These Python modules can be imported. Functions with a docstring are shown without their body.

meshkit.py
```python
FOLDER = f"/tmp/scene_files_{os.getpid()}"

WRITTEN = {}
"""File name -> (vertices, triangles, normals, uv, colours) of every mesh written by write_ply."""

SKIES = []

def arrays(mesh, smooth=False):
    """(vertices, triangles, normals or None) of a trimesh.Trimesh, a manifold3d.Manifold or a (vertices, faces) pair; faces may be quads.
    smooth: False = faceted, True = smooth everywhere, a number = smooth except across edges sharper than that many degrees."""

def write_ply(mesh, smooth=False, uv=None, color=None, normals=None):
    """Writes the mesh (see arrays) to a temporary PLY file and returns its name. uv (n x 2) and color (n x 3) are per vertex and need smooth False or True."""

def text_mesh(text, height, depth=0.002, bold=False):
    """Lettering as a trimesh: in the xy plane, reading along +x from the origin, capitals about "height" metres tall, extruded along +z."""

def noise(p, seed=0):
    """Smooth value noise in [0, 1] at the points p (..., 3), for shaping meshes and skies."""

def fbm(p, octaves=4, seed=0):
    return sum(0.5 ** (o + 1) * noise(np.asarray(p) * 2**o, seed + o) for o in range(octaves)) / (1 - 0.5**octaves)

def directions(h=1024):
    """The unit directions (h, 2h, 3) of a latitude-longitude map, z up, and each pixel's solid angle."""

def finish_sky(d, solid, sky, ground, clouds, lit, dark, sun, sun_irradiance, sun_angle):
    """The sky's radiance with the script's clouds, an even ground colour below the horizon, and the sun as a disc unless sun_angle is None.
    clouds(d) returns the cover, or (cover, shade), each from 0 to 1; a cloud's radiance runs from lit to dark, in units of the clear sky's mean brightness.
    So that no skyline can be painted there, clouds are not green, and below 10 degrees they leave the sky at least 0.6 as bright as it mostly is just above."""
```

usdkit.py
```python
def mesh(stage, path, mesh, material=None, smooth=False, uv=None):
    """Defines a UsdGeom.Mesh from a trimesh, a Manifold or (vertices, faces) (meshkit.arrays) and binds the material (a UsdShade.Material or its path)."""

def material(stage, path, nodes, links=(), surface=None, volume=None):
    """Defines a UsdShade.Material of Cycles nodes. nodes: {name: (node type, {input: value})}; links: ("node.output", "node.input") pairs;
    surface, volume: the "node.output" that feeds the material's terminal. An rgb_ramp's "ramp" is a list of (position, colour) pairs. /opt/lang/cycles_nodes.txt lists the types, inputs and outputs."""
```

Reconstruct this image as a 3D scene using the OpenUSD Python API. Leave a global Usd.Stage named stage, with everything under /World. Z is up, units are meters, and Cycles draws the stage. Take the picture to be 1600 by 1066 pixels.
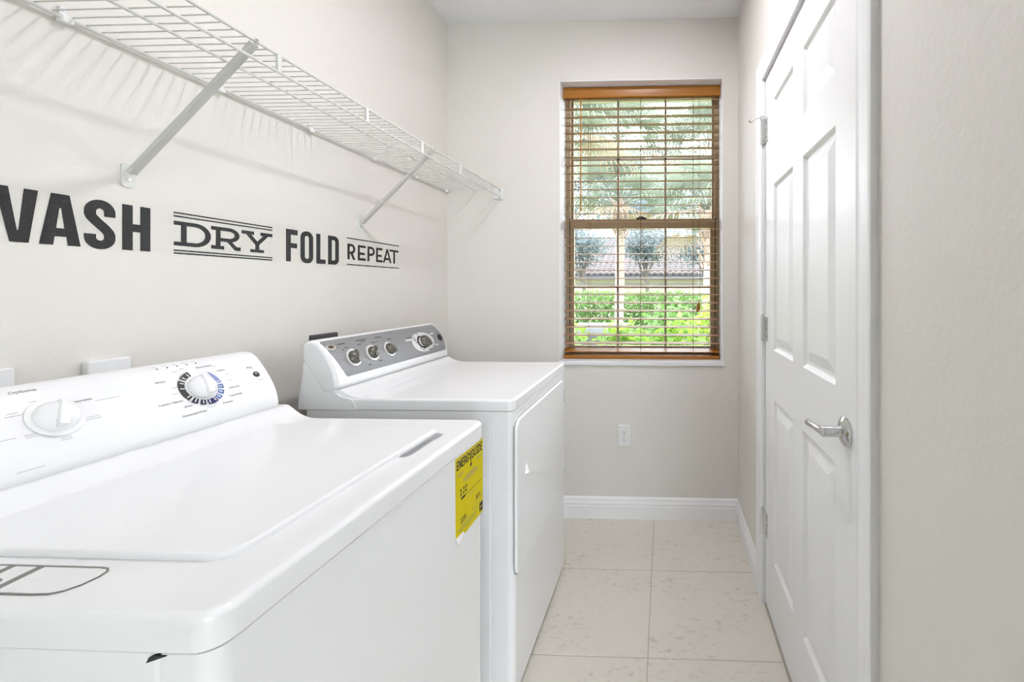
import math, random
import numpy as np, trimesh, manifold3d as m3d, usdkit, meshkit
import shapely
from shapely import affinity
from shapely.geometry import Polygon, LineString, Point, box as sbox
from shapely.ops import unary_union
from pxr import Usd, UsdGeom, UsdLux, UsdShade, Gf, Sdf

stage = Usd.Stage.CreateInMemory()
UsdGeom.SetStageUpAxis(stage, 'Z'); UsdGeom.SetStageMetersPerUnit(stage, 1.0)
stage.SetDefaultPrim(UsdGeom.Xform.Define(stage, '/World').GetPrim())
UsdGeom.Scope.Define(stage, '/World/Looks')

# ------------------------------------------------------------------ camera, sky, sun, exposure
EYE = 1.28
cam = UsdGeom.Camera.Define(stage, '/World/camera')
cam.AddTranslateOp().Set(Gf.Vec3d(0, 0, EYE)); cam.AddRotateZOp().Set(2.137); cam.AddRotateXOp().Set(90)
cam.CreateHorizontalApertureAttr(36.0); cam.CreateVerticalApertureAttr(36.0 * 1066 / 1600)
cam.CreateFocalLengthAttr(36.0 * 659.63 / 1600)
cam.CreateHorizontalApertureOffsetAttr(-(1013.03 - 800) / 1600 * 36)
cam.CreateVerticalApertureOffsetAttr(-(533 - 451.45) / 1600 * 36)
cam.CreateFStopAttr(0.0); cam.CreateClippingRangeAttr(Gf.Vec2f(0.05, 500))
cam.CreateExposureAttr(2.04)

SKY, SUN, LAMP = 1.08, 4.2, 80.0
usdkit.material(stage, '/World/Looks/sky', {
    'tc': ('texture_coordinate', {}),
    'sk': ('sky_texture', {'sky_type': 'hosek_wilkie', 'sun_direction': (0.25, -0.55, 0.8), 'turbidity': 3.0, 'ground_albedo': 0.3}),
    'n': ('noise_texture', {'scale': 2.2, 'detail': 6.0, 'roughness': 0.6}),
    'r': ('rgb_ramp', {'ramp': [(0.0, (0, 0, 0)), (0.36, (0, 0, 0)), (0.6, (1, 1, 1)), (1.0, (1, 1, 1))]}),
    'mx': ('mix', {'color2': (4.2, 4.3, 4.5)}),
    'b': ('background_shader', {'strength': SKY})},
    [('tc.generated', 'n.vector'), ('n.fac', 'r.fac'), ('r.color', 'mx.fac'), ('sk.color', 'mx.color1'), ('mx.color', 'b.color')],
    surface='b.background')
dome = UsdLux.DomeLight.Define(stage, '/World/sky_light')
dome.CreateIntensityAttr(1.0)
UsdShade.MaterialBindingAPI.Apply(dome.GetPrim()).Bind(UsdShade.Material.Get(stage, '/World/Looks/sky'))
sun = UsdLux.DistantLight.Define(stage, '/World/sun_light')
sun.CreateAngleAttr(0.6); sun.CreateIntensityAttr(SUN); sun.CreateColorAttr(Gf.Vec3f(1.0, 0.96, 0.9))
sun.AddRotateZOp().Set(-25); sun.AddRotateXOp().Set(38)

# ------------------------------------------------------------------ helpers
names, origins = {}, {}
def numbered(parent, name):
    k = (parent, name); n = names.get(k, 0); names[k] = n + 1
    return f'{parent}/{name}' + (f'_{n:03d}' if n else '')
def tag(prim, label=None, cat=None, group=None, kind=None):
    for k, v in (('label', label), ('category', cat), ('group', group), ('kind', kind)):
        if v: prim.SetCustomDataByKey(k, v)
def thing(name, label=None, cat=None, loc=(0, 0, 0), group=None, kind=None):
    p = numbered('/World', name); x = UsdGeom.Xform.Define(stage, p); x.AddTranslateOp().Set(Gf.Vec3d(*map(float, loc)))
    origins[p] = np.array(loc, float); tag(x.GetPrim(), label, cat, group, kind)
    return p
def arr(m):
    v, f, _ = meshkit.arrays(m, False); return np.array(v, float), np.array(f)
def part(parent, name, mesh, mat, smooth=35, label=None, kind=None):
    p = numbered(parent, name); o = origins.get(parent, np.zeros(3)); origins[p] = o
    v, f = arr(mesh)
    me = usdkit.mesh(stage, p, trimesh.Trimesh(v - o, f, process=False), M[mat], smooth=smooth)
    tag(me.GetPrim(), label, kind=kind)
    return p
def solo(name, mesh, mat, label=None, cat=None, group=None, kind=None, smooth=35):
    p = part('/World', name, mesh, mat, smooth); tag(stage.GetPrimAtPath(p), label, cat, group, kind); return p
def cat(*ms):
    out = []
    for m in ms: out.append(trimesh.Trimesh(*arr(m), process=False))
    return trimesh.util.concatenate(out)
def hull(pts):
    return trimesh.convex.convex_hull(np.asarray(pts, float))
def bx(x0, x1, y0, y1, z0, z1):
    m = trimesh.creation.box((abs(x1 - x0), abs(y1 - y0), abs(z1 - z0))); m.apply_translation(((x0 + x1) / 2, (y0 + y1) / 2, (z0 + z1) / 2)); return m
def slab(x0, x1, y0, y1, z0, z1, rp=0.02, re=0.006, rb=None, n=6):
    """a rounded slab: plan corners rp, top edge re, bottom edge rb"""
    rb = re if rb is None else rb; pts = []
    rp = max(rp, re, rb)
    for cx, cy, a0 in ((x1 - rp, y1 - rp, 0), (x0 + rp, y1 - rp, 90), (x0 + rp, y0 + rp, 180), (x1 - rp, y0 + rp, 270)):
        for a in np.radians(np.linspace(a0, a0 + 90, n + 1)):
            for t in np.linspace(0, math.pi / 2, 5):
                for r_, zc, s in ((re, z1 - re, 1), (rb, z0 + rb, -1)):
                    rr = rp - r_ + r_ * math.cos(t)
                    pts.append((cx + rr * math.cos(a), cy + rr * math.sin(a), zc + s * r_ * math.sin(t)))
    return hull(pts)
def xslab(x0, x1, y0, y1, z0, z1, rp=0.02, re=0.004, n=6):
    """a slab whose rounded outline lies in the yz plane, front towards +x"""
    m = slab(y0, y1, z0, z1, x0, x1, rp, re, 0.0005, n); v = m.vertices
    return trimesh.Trimesh(v[:, [2, 0, 1]], m.faces, process=False)
def man(m):
    v, f = arr(m); t = trimesh.Trimesh(v, f, process=True); 
    return m3d.Manifold(m3d.Mesh(np.asarray(t.vertices, np.float32), np.asarray(t.faces, np.uint32)))
def ext(poly, d):
    gs = getattr(poly, 'geoms', [poly])
    return trimesh.util.concatenate([trimesh.creation.extrude_polygon(g, d, engine='earcut') for g in gs if g.area > 1e-12])
def ext_y(pts, y0, y1):
    """polygon in (x, z) extruded along y"""
    p = pts if hasattr(pts, 'area') else Polygon(pts)
    m = ext(p, y1 - y0); v = m.vertices; 
    return trimesh.Trimesh(np.c_[v[:, 0], y0 + v[:, 2], v[:, 1]], m.faces[:, ::-1], process=False)
def ext_x(poly, x0, d):
    """polygon in (y, z) extruded along +x"""
    p = poly if hasattr(poly, 'area') else Polygon(poly)
    m = ext(p, d); v = m.vertices
    return trimesh.Trimesh(np.c_[x0 + v[:, 2], v[:, 0], v[:, 1]], m.faces, process=False)
def tube(pts, r, n=8, caps=True):
    p = np.asarray(pts, float); t = np.gradient(p, axis=0); t /= np.linalg.norm(t, axis=1, keepdims=True) + 1e-12
    up = np.where(np.abs(t[:, 2:]) < 0.9, [[0, 0, 1.]], [[1., 0, 0]])
    a = np.cross(t, up); a /= np.linalg.norm(a, axis=1, keepdims=True) + 1e-12; b = np.cross(t, a)
    r = np.broadcast_to(np.asarray(r, float), (len(p),)); ang = np.arange(n) * 2 * np.pi / n
    v = (p[:, None] + r[:, None, None] * (np.cos(ang)[None, :, None] * a[:, None] + np.sin(ang)[None, :, None] * b[:, None])).reshape(-1, 3)
    i, j = np.meshgrid(np.arange(len(p) - 1), np.arange(n), indexing='ij'); i, j = i.ravel(), j.ravel()
    q = np.stack([i * n + j, (i + 1) * n + j, (i + 1) * n + (j + 1) % n, i * n + (j + 1) % n], 1)
    f = np.vstack([q[:, [0, 1, 2]], q[:, [0, 2, 3]]])
    if caps:
        k = len(v); v = np.vstack([v, p[0], p[-1]]); j = np.arange(n); e = (len(p) - 1) * n
        f = np.vstack([f, np.stack([np.full(n, k), j, (j + 1) % n], 1), np.stack([np.full(n, k + 1), e + (j + 1) % n, e + j], 1)])
    return trimesh.Trimesh(v, f, process=False)
def lathe(prof, n=32):
    """(r, h) profile turned about z"""
    return trimesh.creation.revolve(np.asarray(prof, float), sections=n)
def frame_to(m, origin, u, v, w):
    """local x, y, z -> directions u, v, w at origin"""
    p = np.asarray(m.vertices); q = np.asarray(origin) + p[:, :1] * np.asarray(u) + p[:, 1:2] * np.asarray(v) + p[:, 2:3] * np.asarray(w)
    f = m.faces
    if np.dot(np.cross(u, v), w) < 0: f = f[:, ::-1]
    return trimesh.Trimesh(q, f, process=False)

# ------------------------------------------------------------------ materials
M = {}
def mat(key, col, rough=0.5, metal=0.0, bump=None, vary=None, spec=0.5, coat=0.0):
    """bump: (scale, distance, detail); vary: (scale, second colour, low, high)"""
    nodes = {'p': ('principled_bsdf', {'base_color': col, 'roughness': rough, 'metallic': metal, 'specular_ior_level': spec, 'coat_weight': coat})}
    links = []
    if bump or vary: nodes['g'] = ('geometry', {})
    if bump:
        nodes['bn'] = ('noise_texture', {'scale': bump[0], 'detail': bump[2] if len(bump) > 2 else 3.0})
        nodes['bu'] = ('bump', {'strength': 1.0, 'distance': bump[1]})
        links += [('g.position', 'bn.vector'), ('bn.fac', 'bu.height'), ('bu.normal', 'p.normal')]
    if vary:
        nodes['vn'] = ('noise_texture', {'scale': vary[0], 'detail': 6.0, 'roughness': 0.65})
        nodes['vr'] = ('rgb_ramp', {'ramp': [(0.0, col), (vary[2], col), (vary[3], vary[1]), (1.0, vary[1])]})
        links += [('g.position', 'vn.vector'), ('vn.fac', 'vr.fac'), ('vr.color', 'p.base_color')]
    M[key] = usdkit.material(stage, '/World/Looks/' + key, nodes, links, surface='p.BSDF')
mat('wall_paint', (0.768, 0.742, 0.69), 0.55, bump=(75, 0.0008, 3.0), spec=0.3)
mat('ceiling_paint', (0.90, 0.90, 0.91), 0.8, bump=(70, 0.001), spec=0.2)
mat('white_trim', (0.90, 0.90, 0.91), 0.35)
mat('door_paint', (0.885, 0.885, 0.885), 0.35)
mat('reveal_paint', (0.86, 0.86, 0.88), 0.5)
mat('grout', (0.54, 0.50, 0.43), 0.8)
mat('outer_wall', (0.6, 0.55, 0.48), 0.8)
mat('enamel', (0.86, 0.86, 0.865), 0.22, coat=0.3)
mat('plastic_white', (0.855, 0.855, 0.86), 0.3)
mat('plastic_shade', (0.78, 0.78, 0.79), 0.35)
mat('dark_gap', (0.03, 0.03, 0.03), 0.6)
mat('panel_gray', (0.255, 0.255, 0.262), 0.38)
mat('knob_gray', (0.135, 0.128, 0.105), 0.3, metal=0.25)
mat('knob_ring', (0.74, 0.74, 0.72), 0.25, metal=0.2)
mat('chrome', (0.62, 0.62, 0.62), 0.14, metal=1.0)
mat('nickel', (0.80, 0.80, 0.80), 0.28, metal=1.0)
mat('black_print', (0.012, 0.012, 0.013), 0.6)
mat('decal_black', (0.012, 0.012, 0.013), 0.5, vary=(160, (0.05, 0.05, 0.05), 0.55, 0.75))
mat('gray_print', (0.38, 0.38, 0.38), 0.6)
mat('light_print', (0.55, 0.55, 0.56), 0.6)
mat('charcoal_print', (0.045, 0.045, 0.038), 0.6)
mat('navy_print', (0.012, 0.01, 0.12), 0.6)
mat('dark_navy_print', (0.01, 0.008, 0.045), 0.6)
mat('blue_print', (0.10, 0.17, 0.42), 0.6)
mat('pale_blue_print', (0.28, 0.33, 0.62), 0.6)
mat('badge_gray', (0.20, 0.19, 0.17), 0.4)
mat('badge_white', (0.80, 0.80, 0.80), 0.35, vary=(45, (0.62, 0.62, 0.62), 0.6, 0.75))
mat('label_yellow', (0.66, 0.54, 0.004), 0.6, spec=0.2)
mat('emblem_gold', (0.35, 0.30, 0.17), 0.3, metal=0.6)
mat('wire_white', (0.70, 0.70, 0.665), 0.4)
mat('bracket_white', (0.60, 0.60, 0.555), 0.45)
mat('dark_plate', (0.065, 0.065, 0.075), 0.35)
mat('window_tan', (0.54, 0.43, 0.28), 0.5)
mat('muntin_tan', (0.46, 0.40, 0.35), 0.5)
mat('cord', (0.16, 0.08, 0.035), 0.7)
mat('tassel_wood', (0.30, 0.12, 0.015), 0.45)
mat('grass', (0.10, 0.17, 0.05), 0.9, vary=(3.0, (0.16, 0.22, 0.07), 0.4, 0.6))
mat('stucco', (0.62, 0.50, 0.45), 0.9)
mat('fascia', (0.10, 0.10, 0.14), 0.7)
mat('soffit', (0.30, 0.29, 0.28), 0.8)
mat('roof_tile', (0.070, 0.058, 0.062), 0.85, vary=(5.0, (0.10, 0.082, 0.082), 0.4, 0.6))
mat('trunk', (0.40, 0.31, 0.27), 0.9, bump=(30, 0.02), vary=(9.0, (0.32, 0.24, 0.20), 0.45, 0.7))
mat('bark_dark', (0.10, 0.085, 0.075), 0.9)
mat('metal_gray', (0.20, 0.20, 0.23), 0.5)
mat('metal_dark', (0.10, 0.10, 0.11), 0.6)

def wood(key, c1, c2, rough):
    M[key] = usdkit.material(stage, '/World/Looks/' + key, {
        'g': ('geometry', {}), 'm': ('mapping', {'scale': (1.5, 30, 60)}), 'n': ('noise_texture', {'scale': 1.6, 'detail': 5.0, 'roughness': 0.6}),
        'r': ('rgb_ramp', {'ramp': [(0.0, c1), (0.35, c1), (0.7, c2), (1.0, c2)]}), 'p': ('principled_bsdf', {'roughness': rough})},
        [('g.position', 'm.vector'), ('m.vector', 'n.vector'), ('n.fac', 'r.fac'), ('r.color', 'p.base_color')], surface='p.BSDF')
wood('blind_wood', (0.42, 0.165, 0.016), (0.36, 0.135, 0.013), 0.33)
wood('slat_wood', (0.44, 0.27, 0.155), (0.38, 0.22, 0.12), 0.4)
def tile_mat(key, base, mark):
    M[key] = usdkit.material(stage, '/World/Looks/' + key, {
        'g': ('geometry', {}), 'o': ('object_info', {}), 'm1': ('mapping', {'scale': (12.0, 22.0, 1.0)}), 'm2': ('mapping', {'scale': (2.2, 3.0, 1.0)}),
        'n1': ('noise_texture', {'scale': 2.2, 'detail': 9.0, 'roughness': 0.72, 'distortion': 0.6}),
        'n2': ('noise_texture', {'scale': 1.7, 'detail': 3.0}),
        'r1': ('rgb_ramp', {'ramp': [(0.0, (1, 1, 1)), (0.39, (1, 1, 1)), (0.46, (0, 0, 0)), (1.0, (0, 0, 0))]}),
        'r2': ('rgb_ramp', {'ramp': [(0.0, (0.0, 0.0, 0.0)), (0.40, (0.0, 0.0, 0.0)), (0.58, (1, 1, 1)), (1.0, (1, 1, 1))]}),
        'mul': ('math', {'math_type': 'multiply'}), 'mul2': ('math', {'math_type': 'multiply', 'value2': 0.38}),
        'soft': ('mix', {'color1': base, 'color2': tuple(0.93 * c for c in base)}), 'mx': ('mix', {'color2': mark}),
        'bu': ('bump', {'strength': 0.6, 'distance': 0.0012}),
        'p': ('principled_bsdf', {'roughness': 0.38})},
        [('g.position', 'm1.vector'), ('m1.vector', 'n1.vector'), ('n1.fac', 'r1.fac'), ('g.position', 'm2.vector'), ('m2.vector', 'n2.vector'), ('n2.fac', 'r2.fac'),
         ('r1.color', 'mul.value1'), ('r2.color', 'mul.value2'), ('mul.value', 'mul2.value1'), ('n2.fac', 'soft.fac'), ('soft.color', 'mx.color1'), ('mul2.value', 'mx.fac'), ('mx.color', 'p.base_color'),
         ('n1.fac', 'bu.height'), ('bu.normal', 'p.normal')], surface='p.BSDF')
tile_mat('floor_tile', (0.765, 0.728, 0.640), (0.36, 0.32, 0.26))
tile_mat('floor_tile_warm', (0.75, 0.72, 0.65), (0.31, 0.28, 0.25))
M['pane'] = usdkit.material(stage, '/World/Looks/pane', {'t': ('transparent_bsdf', {'color': (0.93, 0.95, 0.95)}), 'gl': ('glossy_bsdf', {'roughness': 0.02, 'color': (1, 1, 1)}), 'f': ('fresnel', {'IOR': 1.45}), 'mx': ('mix_closure', {})},
    [('f.fac', 'mx.fac'), ('t.BSDF', 'mx.closure1'), ('gl.BSDF', 'mx.closure2')], surface='mx.closure')
M['lamp_glass'] = usdkit.material(stage, '/World/Looks/lamp_glass', {'e': ('emission', {'color': (1.0, 0.98, 1.05), 'strength': LAMP})}, surface='e.emission')
def leaf(key, c1, c2, tr):
    M[key] = usdkit.material(stage, '/World/Looks/' + key, {
        'g': ('geometry', {}), 'r': ('rgb_ramp', {'ramp': [(0.0, c1), (1.0, c2)]}), 'p': ('principled_bsdf', {'roughness': 0.45}), 't': ('translucent_bsdf', {'color': tr}), 'mx': ('mix_closure', {'fac': 0.35})},
        [('g.random_per_island', 'r.fac'), ('r.color', 'p.base_color'), ('p.BSDF', 'mx.closure1'), ('t.BSDF', 'mx.closure2')], surface='mx.closure')
leaf('hedge_leaf', (0.13, 0.25, 0.08), (0.30, 0.45, 0.17), (0.28, 0.44, 0.12))
leaf('shrub_leaf', (0.12, 0.26, 0.04), (0.34, 0.48, 0.10), (0.36, 0.52, 0.07))
leaf('lime_leaf', (0.26, 0.40, 0.06), (0.48, 0.56, 0.14), (0.45, 0.55, 0.10))
leaf('palm_leaf', (0.20, 0.225, 0.185), (0.32, 0.345, 0.29), (0.27, 0.31, 0.24))
leaf('oak_leaf', (0.13, 0.165, 0.19), (0.27, 0.31, 0.34), (0.22, 0.27, 0.27))
leaf('dead_frond', (0.44, 0.33, 0.27), (0.60, 0.47, 0.40), (0.40, 0.28, 0.2))

# ------------------------------------------------------------------ the room
XL, XR, YB, YF, H = -1.2277, 0.407, 2.3515, -0.85, 2.7827
TH = 0.22
W0, W1, S0, S1 = -0.587, 0.325, 0.865, 2.447            # window opening
DO0, DO1, DOH = 0.900, 1.733, 2.130                     # door opening
p = thing('floor', kind='structure')
part(p, 'grout_bed', bx(XL - TH, XR + TH, YF - TH, YB + TH, -0.12, -0.0014), 'grout')
xs = [XL, -1.05, -0.563, -0.0563, XR]
ys = [YF - TH] + [1.9196 - 0.457 * k for k in range(6, -1, -1)] + [YB]
rng = random.Random(5)
for j in range(len(ys) - 1):
    for i in range(4):
        g = 0.0022
        part(p, 'tile', slab(xs[i] + g, xs[i + 1] - (g if i < 3 else 0), ys[j] + g, ys[j + 1] - g, -0.012, rng.uniform(-0.0004, 0), 0.002, 0.0012, 0.0005, 1), rng.choice(['floor_tile', 'floor_tile', 'floor_tile_warm']), smooth=False)
solo('ceiling', bx(XL - TH, XR + TH, YF - TH, YB + TH, H, H + 0.15), 'ceiling_paint', kind='structure')
# the room is open behind the camera: the right wall ends in an outside corner and the hall begins
YC, HX, HYR = 0.10, 2.6, -2.9
GX0, GX1, GH = 0.58, 2.55, 2.42
solo('wall_front', man(bx(XL - TH, HX + TH, HYR - TH, HYR, 0, H)) - man(bx(GX0, GX1, HYR - 1, HYR + 1, 0.02, GH)), 'wall_paint', kind='structure', smooth=False)
sd = thing('window_2', kind='structure')                # glass sliding door of the hall
for a, b, yy in ((GX0, (GX0 + GX1) / 2 + 0.03, HYR - 0.06), ((GX0 + GX1) / 2 - 0.03, GX1, HYR - 0.10)):
    part(sd, 'sash', man(bx(a, b, yy - 0.02, yy + 0.02, 0.02, GH)) - man(bx(a + 0.06, b - 0.06, yy - 1, yy + 1, 0.10, GH - 0.07)), 'white_trim', smooth=False)
    part(sd, 'pane', bx(a + 0.05, b - 0.05, yy - 0.003, yy + 0.003, 0.09, GH - 0.06), 'pane', smooth=False)
solo('wall_hall', cat(bx(HX, HX + TH, HYR, YC + TH, 0, H), bx(XR + 0.12, HX, YC, YC + TH, 0, H)), 'wall_paint', kind='structure')
solo('ceiling_hall', cat(bx(XR + TH, HX + TH, HYR - TH, YC + TH, H, H + 0.15), bx(XL - TH, XR + TH, HYR - TH, YF - TH, H, H + 0.15)), 'ceiling_paint', kind='structure')
solo('floor_hall', cat(bx(XR + TH, HX + TH, HYR - TH, YC + TH, -0.12, 0), bx(XL - TH, XR + TH, HYR - TH, YF - TH, -0.12, 0)), 'floor_tile', kind='structure')
solo('wall_left', bx(XL - TH, XL, HYR, YB + TH, 0, H), 'wall_paint', kind='structure')
wl = (man(bx(XL, XR, YB, YB + TH, 0, H)) - man(bx(W0, W1, YB - 1, YB + 1, S0, S1)))
solo('wall_back', wl, 'wall_paint', kind='structure', smooth=False)
wl = (man(bx(XR, XR + 0.12, YC, YB + TH, 0, H)) - man(bx(XR - 1, XR + 1, DO0 - 0.02, DO1 + 0.02, -0.1, DOH + 0.02)))
solo('wall_right', wl, 'wall_paint', kind='structure', smooth=False)
solo('wall_behind', bx(XR + 0.14, XR + 0.16, DO0 - 0.3, DO1 + 0.3, 0, DOH + 0.2), 'wall_paint', kind='structure')

def molding(prof, path):
    """prof: (offset out of the wall, height up); swept along a path of (point, out, up) frames with mitred joints"""
    pr = np.asarray(prof, float); n = len(pr); V = []; F = []
    for P, o, u in path:
        V.append(np.asarray(P) + pr[:, :1] * np.asarray(o) + pr[:, 1:] * np.asarray(u))
    for k in range(len(path) - 1):
        for i in range(n):
            a, b = k * n + i, k * n + (i + 1) % n; F += [(a, b, b + n), (a, b + n, a + n)]
    tri = trimesh.creation.triangulate_polygon(Polygon(pr), engine='earcut')[1]
    for t in tri: F.append(tuple(t)); F.append(tuple(t[::-1] + (len(path) - 1) * n))
    m = trimesh.Trimesh(np.vstack(V), F, process=True); trimesh.repair.fix_normals(m)
    return m
base_prof = [(0, 0), (0.014, 0), (0.014, 0.070), (0.0115, 0.073), (0.0115, 0.078), (0.0135, 0.081), (0.0125, 0.088), (0.0090, 0.095), (0.0080, 0.101), (0.0080, 0.106), (0.0055, 0.112), (0.003, 0.117), (0, 0.119)]
e = 0.0145
solo('baseboard_back', molding(base_prof, [((XL, YB, 0), (0, -1, 0), (0, 0, 1)), ((XR, YB, 0), (-1, -1, 0), (0, 0, 1))]), 'white_trim', kind='structure')
solo('baseboard_right', molding(base_prof, [((XR, YB, 0), (-1, -1, 0), (0, 0, 1)), ((XR, 1.812, 0), (-1, 0, 0), (0, 0, 1))]), 'white_trim', kind='structure')
solo('baseboard_right_near', molding(base_prof, [((XR, 0.815, 0), (-1, 0, 0), (0, 0, 1)), ((XR, YC, 0), (-1, 0, 0), (0, 0, 1))]), 'white_trim', kind='structure')
solo('baseboard_left', molding(base_prof, [((XL, YF, 0), (1, 0, 0), (0, 0, 1)), ((XL, YB, 0), (1, 0, 0), (0, 0, 1))]), 'white_trim', kind='structure')

# ------------------------------------------------------------------ door
CW = 0.078
cas = [(0, 0), (0.0085, 0), (0.0095, 0.003), (0.0075, 0.009), (0.0070, 0.014), (0.0095, 0.018), (0.0115, 0.030), (0.0125, 0.045), (0.0125, 0.052), (0.0155, 0.056), (0.0165, 0.062), (0.0165, 0.074), (0.0145, CW), (0, CW)]
t1 = thing('trim_1', kind='structure')
ca, cb, ch = DO0 - 0.004, DO1 + 0.004, DOH + 0.004
part(t1, 'casing', molding(cas, [((XR, cb, 0), (-1, 0, 0), (0, 1, 0)), ((XR, cb, ch), (-1, 0, 0), (0, 1, 1))]), 'white_trim')
part(t1, 'casing', molding(cas, [((XR, cb, ch), (-1, 0, 0), (0, 1, 1)), ((XR, ca, ch), (-1, 0, 0), (0, -1, 1))]), 'white_trim')
part(t1, 'casing', molding(cas, [((XR, ca, ch), (-1, 0, 0), (0, -1, 1)), ((XR, ca, 0), (-1, 0, 0), (0, -1, 0))]), 'white_trim')
part(t1, 'jamb', bx(XR, XR + 0.12, DO1, DO1 + 0.018, 0, DOH + 0.018), 'white_trim')
part(t1, 'jamb', bx(XR, XR + 0.12, DO0 - 0.018, DO0, 0, DOH + 0.018), 'white_trim')
part(t1, 'jamb', bx(XR, XR + 0.12, DO0, DO1, DOH, DOH + 0.018), 'white_trim')

DX = XR + 0.0045
dr = thing('door_1', loc=(DX, 1.3, 0), kind='structure')
dy0, dy1, dz0, dz1 = DO0 + 0.006, DO1 - 0.006, 0.012, DOH - 0.004
cols = [(1.365, 1.605), (1.030, 1.270)]; rows = [(0.243, 0.862), (1.048, 1.674), (1.795, 1.997)]
leafp = sbox(dy0, dz0, dy1, dz1); dep = 0.010
holes = [sbox(a, c, b, d) for a, b in cols for c, d in rows]
core = ext_x(leafp, DX + dep, 0.035 - dep)
face = ext_x(leafp.difference(unary_union(holes)), DX, dep + 0.001)
part(dr, 'door_leaf', cat(core, face), 'door_paint', smooth=False)
def raised(y0, y1, z0, z1):
    rings = [(0.0, 0.0), (0.0025, 0.0012), (0.010, 0.0085), (0.013, 0.0095), (0.022, 0.0095), (0.050, 0.0022), (0.054, 0.0016)]
    V, F = [], []
    for i, (o, d) in enumerate(rings):
        for y, z in ((y0 + o, z0 + o), (y1 - o, z0 + o), (y1 - o, z1 - o), (y0 + o, z1 - o)): V.append((DX + d, y, z))
        if i:
            for k in range(4):
                a, b = (i - 1) * 4 + k, (i - 1) * 4 + (k + 1) % 4; F += [(a, b + 4, b), (a, a + 4, b + 4)]
    k = (len(rings) - 1) * 4; F += [(k, k + 2, k + 1), (k, k + 3, k + 2)]
    m = trimesh.Trimesh(V, F, process=False)
    if m.face_normals[:, 0].mean() > 0: m.invert()
    return m
for a, b in cols:
    for c, d in rows: part(dr, 'panel', raised(a, b, c, d), 'door_paint', smooth=False)
for z in (1.917, 1.119, 0.333):
    hg = part(dr, 'hinge', cat(tube([(XR - 0.008, DO1 + 0.001, z - 0.05), (XR - 0.008, DO1 + 0.001, z + 0.05)], 0.0065, 12), lathe([(0, 0.05), (0.0045, 0.05), (0.005, 0.055), (0.003, 0.06), (0, 0.061)], 12).apply_translation((XR - 0.008, DO1 + 0.001, z)),
              bx(XR - 0.010, XR + 0.0072, DO1 - 0.0045, DO1 - 0.001, z - 0.047, z + 0.047), bx(DX - 0.0025, DX, DO1 - 0.042, DO1 - 0.004, z - 0.047, z + 0.047)), 'nickel', label='brushed metal butt hinge')
    for k in (-0.03, 0.0, 0.03):
        part(hg, 'screw', lathe([(0, 0), (0.004, 0), (0.004, 0.001), (0, 0.0014)], 10).apply_transform(trimesh.transformations.rotation_matrix(-math.pi / 2, (0, 1, 0))).apply_translation((DX - 0.0024, DO1 - 0.026, z + k)), 'metal_dark')
# hinge-pin stop on the top hinge
part(dr, 'hinge_stop', cat(tube([(XR - 0.008, DO1, 1.975), (XR - 0.03, DO1 - 0.005, 1.972), (XR - 0.052, DO1 - 0.008, 1.962)], 0.0025, 8), tube([(XR - 0.049, DO1 - 0.008, 1.966), (XR - 0.060, DO1 - 0.010, 1.956)], 0.0075, 10), tube([(XR - 0.008, DO1, 1.965), (XR - 0.008, DO1, 1.982)], 0.0085, 12)), 'nickel', label='hinge pin door stop with rubber tip')
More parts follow.
